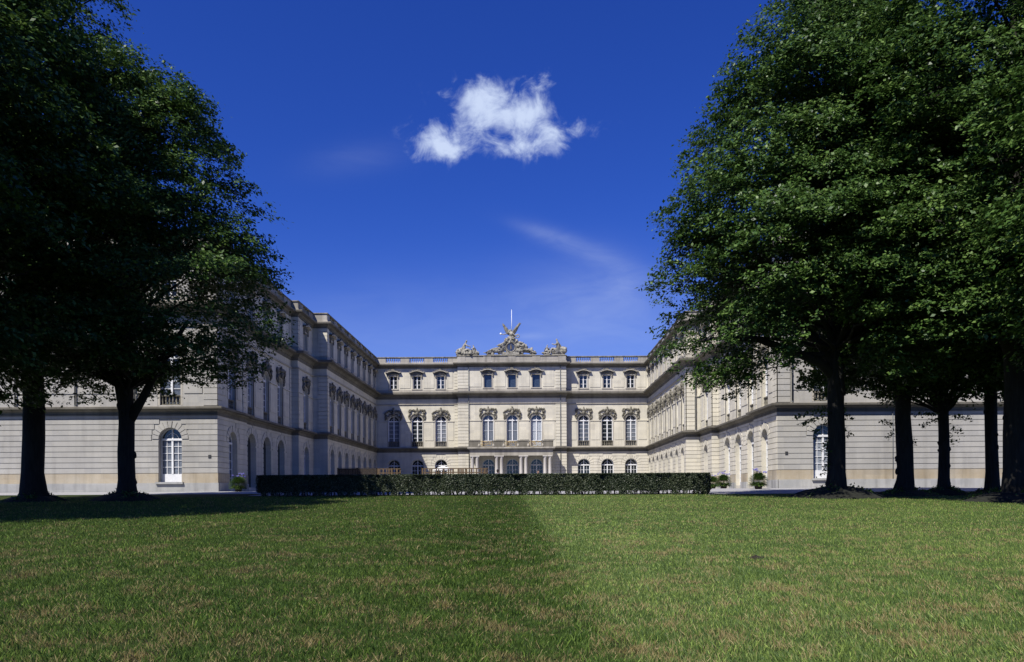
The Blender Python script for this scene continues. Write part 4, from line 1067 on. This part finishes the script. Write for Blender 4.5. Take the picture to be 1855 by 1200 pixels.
# ------------------------------------------------------------------ grass blades
def grass():
    rng = np.random.default_rng(99); out = []
    for (ya, yb, dens, h, w) in ((4.6, 8, 3000, .070, .0076), (8, 12, 1900, .066, .0098), (12, 18, 950, .062, .0135), (18, 28, 400, .062, .020), (28, 38, 170, .065, .024), (38, 47.5, 110, .07, .03)):
        hw = lambda y: .68 * y + 1.5
        area = (yb - ya) * (hw(ya) + hw(yb)); n = int(area * dens)
        y = rng.uniform(ya, yb, n); x = rng.uniform(-1, 1, n) * hw(y)
        if ya > 27: keep = np.abs(x) < 30; x, y = x[keep], y[keep]; n = len(x)
        cl = .5 + .3 * np.sin(x * 3.1 + np.sin(y * 2.3) * 2) * np.sin(y * 2.7 + np.sin(x * 1.9) * 2) + .3 * np.sin(x * 8.3 + np.sin(y * 5.3) * 2) * np.sin(y * 9.1 + np.sin(x * 6.2) * 2)
        hh = h * rng.uniform(.45, 1.25, n) * (.45 + .9 * cl); edge = .95 - .030 * y
        right = 1 / (1 + np.exp(-(x - edge) * 3)); 
        az = rng.uniform(0, 2 * np.pi, n); ln = rng.uniform(.1, .9, n)
        lx = np.cos(az) * ln; ly = np.sin(az) * ln * .7 + (right * .6 - .18)
        z = np.where(y <= 46, -1.5 + .032 * y, -.028 + .006 * (y - 46)) - .004
        P = np.stack([x, y, z], 1); d = np.stack([lx, ly, np.ones(n)], 1); tip = P + d * hh[:, None] * np.array([1, 1, 1])
        tip[:, 2] -= hh * .25 * (lx ** 2 + ly ** 2)
        mid = P + (tip - P) * .5; mid[:, 2] += hh * .10
        s = rng.uniform(0, np.pi, n); sd = np.stack([np.cos(s), np.sin(s) * .6, np.zeros(n)], 1) * (w * .5 * rng.uniform(.6, 1.3, n))[:, None]
        out.append(np.stack([P - sd * .6, P + sd * .6, mid + sd, tip], 1)); 
    return quads_mesh('grass', np.concatenate(out), 'grass_blade')
gr = link_mesh('grass', grass()); tag(gr, 'short mown lawn grass with dry patches', 'grass', kind='stuff')
# fallen leaves
mb = MB(); rnd = random.Random(8)
for i in range(70):
    y = 6 + rnd.random() ** 1.5 * 30; x = rnd.uniform(-.66, .66) * y; z = tz(y) + .035; a = rnd.random() * 6.28; s = rnd.uniform(.012, .024)
    mb.face([(x + s * math.cos(a), y + s * math.sin(a), z + .01), (x - s * .6 * math.sin(a), y + s * .6 * math.cos(a), z), (x - s * math.cos(a), y - s * math.sin(a), z + .014), (x + s * .6 * math.sin(a), y - s * .6 * math.cos(a), z)])
flat('dead_leaf', (.2, .15, .07), .8, var=.5)
tag(mb.build('fallen_leaves', 'dead_leaf'), 'scattered yellow brown fallen leaves on the lawn', 'leaves', kind='stuff')

# ------------------------------------------------------------------ sky, clouds, sun
SUN = Vector((-.45, -.62, 1)).normalized()
el = math.asin(SUN.z); azim = math.atan2(SUN.x, SUN.y)
w = bpy.data.worlds.new('World'); bpy.context.scene.world = w; w.use_nodes = True; nt = w.node_tree
bg = nt.nodes['Background']; SKY_STR = .10; TINT = (.335, .475, .94, 1)
sky = nt.nodes.new('ShaderNodeTexSky'); sky.sky_type = 'NISHITA'; sky.sun_disc = False
sky.sun_elevation = el; sky.sun_rotation = azim; sky.air_density = 1.0; sky.dust_density = .2; sky.ozone_density = 3.0; sky.altitude = 500
hs = nt.nodes.new('ShaderNodeHueSaturation'); hs.inputs['Saturation'].default_value = 1.25; hs.inputs['Value'].default_value = 1.0; hs.inputs['Hue'].default_value = .512
nt.links.new(sky.outputs[0], hs.inputs['Color'])
tn = nt.nodes.new('ShaderNodeMix'); tn.data_type = 'RGBA'; tn.blend_type = 'MULTIPLY'; tn.inputs[0].default_value = 1; nt.links.new(hs.outputs[0], tn.inputs[6]); tn.inputs[7].default_value = TINT
tc = nt.nodes.new('ShaderNodeTexCoord'); sp = nt.nodes.new('ShaderNodeSeparateXYZ'); nt.links.new(tc.outputs['Generated'], sp.inputs[0])
def M(op, a, b=None, c=None):
    k = nt.nodes.new('ShaderNodeMath'); k.operation = op
    for s, v in zip(k.inputs, (a, b, c)):
        if v is None: continue
        if hasattr(v, 'links'): nt.links.new(v, s)
        else: s.default_value = v
    return k.outputs[0]
yy_ = M('MAXIMUM', sp.outputs[1], .05); U = M('DIVIDE', sp.outputs[0], yy_); Vv = M('DIVIDE', sp.outputs[2], yy_)
cmb = nt.nodes.new('ShaderNodeCombineXYZ'); nt.links.new(U, cmb.inputs[0]); nt.links.new(Vv, cmb.inputs[1])
def sn(scale, detail, rough, dist=0, sc=(1, 1, 1), rot=0):
    mp = nt.nodes.new('ShaderNodeMapping'); mp.inputs['Scale'].default_value = sc; mp.inputs['Rotation'].default_value = (0, 0, rot); nt.links.new(cmb.outputs[0], mp.inputs[0])
    n = nt.nodes.new('ShaderNodeTexNoise'); n.inputs['Scale'].default_value = scale; n.inputs['Detail'].default_value = detail; n.inputs['Roughness'].default_value = rough; n.inputs['Distortion'].default_value = dist
    nt.links.new(mp.outputs[0], n.inputs['Vector']); return n.outputs['Fac']
def blobm(px, py, rx, ry, amp, rot=0):
    u0, v0 = (px - 960) / F, (898 - py) / F; a, b = rx / F, ry / F
    du, dv = M('SUBTRACT', U, u0), M('SUBTRACT', Vv, v0); c_, s_ = math.cos(rot), math.sin(rot)
    p = M('ADD', M('MULTIPLY', du, c_ / a), M('MULTIPLY', dv, s_ / a)); q = M('ADD', M('MULTIPLY', du, -s_ / b), M('MULTIPLY', dv, c_ / b))
    e = M('ADD', M('MULTIPLY', p, p), M('MULTIPLY', q, q)); return M('MULTIPLY', M('POWER', 2.718, M('MULTIPLY', e, -1.0)), amp)
def addall(l):
    r = l[0]
    for x in l[1:]: r = M('ADD', r, x)
    return r
body = addall([blobm(862, 175, 44, 36, .95), blobm(910, 195, 66, 34, .85, -.2), blobm(945, 205, 30, 22, .5), blobm(793, 258, 52, 36, 1.0), blobm(820, 280, 40, 18, .6, -.3),
               blobm(945, 270, 48, 22, .95), blobm(988, 200, 30, 50, .72), blobm(970, 152, 30, 20, .5), blobm(900, 235, 105, 48, .62), blobm(1030, 234, 55, 22, .55), blobm(1050, 240, 22, 12, .15), blobm(810, 172, 16, 12, .35), blobm(1000, 270, 30, 16, .4)])
n1 = sn(26, 9, .62, .6); n2 = sn(70, 6, .6, .3)
dens = M('SUBTRACT', M('ADD', body, M('ADD', M('MULTIPLY', n1, 3.0), M('MULTIPLY', n2, .8))), 2.36)
cl = nt.nodes.new('ShaderNodeMapRange'); cl.interpolation_type = 'SMOOTHSTEP'; cl.inputs['From Min'].default_value = -.15; cl.inputs['From Max'].default_value = 1.35; nt.links.new(dens, cl.inputs[0])
dens = cl.outputs[0]; dens = M('MULTIPLY', dens, M('MINIMUM', M('MULTIPLY', body, 3.0), 1.0))
w1 = sn(9, 6, .6, .8, (1, 3, 1), -.5)
wisp = addall([blobm(1050, 450, 90, 18, .42, -.38), blobm(1130, 510, 60, 34, .22, -.9), blobm(980, 420, 50, 10, .22, -.3), blobm(650, 285, 90, 30, .12, .15), blobm(1060, 540, 140, 60, .16), blobm(960, 609, 26, 6, .28),
               blobm(900, 650, 600, 90, .16), blobm(1080, 560, 150, 80, .26), blobm(720, 560, 160, 60, .10)])
wisp = M('MULTIPLY', wisp, M('MULTIPLY', w1, .7))
wisp = M('ADD', wisp, blobm(900, 690, 2500, 150, .11))
front = M('GREATER_THAN', sp.outputs[1], .05)
a_all = M('MULTIPLY', M('MINIMUM', M('ADD', dens, wisp), 1.0), front)
mx = nt.nodes.new('ShaderNodeMix'); mx.data_type = 'RGBA'; nt.links.new(M('MULTIPLY', a_all, .93), mx.inputs[0]); nt.links.new(tn.outputs[2], mx.inputs[6]); mx.inputs[7].default_value = (4.8, 5.6, 7.3, 1)
nt.links.new(mx.outputs[2], bg.inputs['Color']); bg.inputs['Strength'].default_value = SKY_STR
sd = bpy.data.lights.new('sun', 'SUN'); sd.energy = 4.8; sd.angle = R(.53); sd.color = (1, .96, .90)
so = bpy.data.objects.new('sun', sd); COL.objects.link(so); so.rotation_euler = (-SUN).to_track_quat('-Z', 'Y').to_euler()
sc = bpy.context.scene
cam = bpy.data.cameras.new('camera'); co = bpy.data.objects.new('camera', cam); COL.objects.link(co); sc.camera = co
cam.lens = F / 1855 * 36; cam.sensor_width = 36; cam.shift_x = -(960 - 927.5) / 1855; cam.shift_y = (898 - 600) / 1855; cam.clip_end = 3000
co.matrix_world = Matrix.Rotation(R(90), 4, 'X') @ Matrix.Rotation(-.0058, 4, 'Z')
sc.view_settings.view_transform = 'Standard'; sc.view_settings.look = 'None'; sc.view_settings.exposure = 0.42; sc.view_settings.gamma = 1
sc.cycles.max_bounces = 4; sc.cycles.diffuse_bounces = 1; sc.cycles.transparent_max_bounces = 4
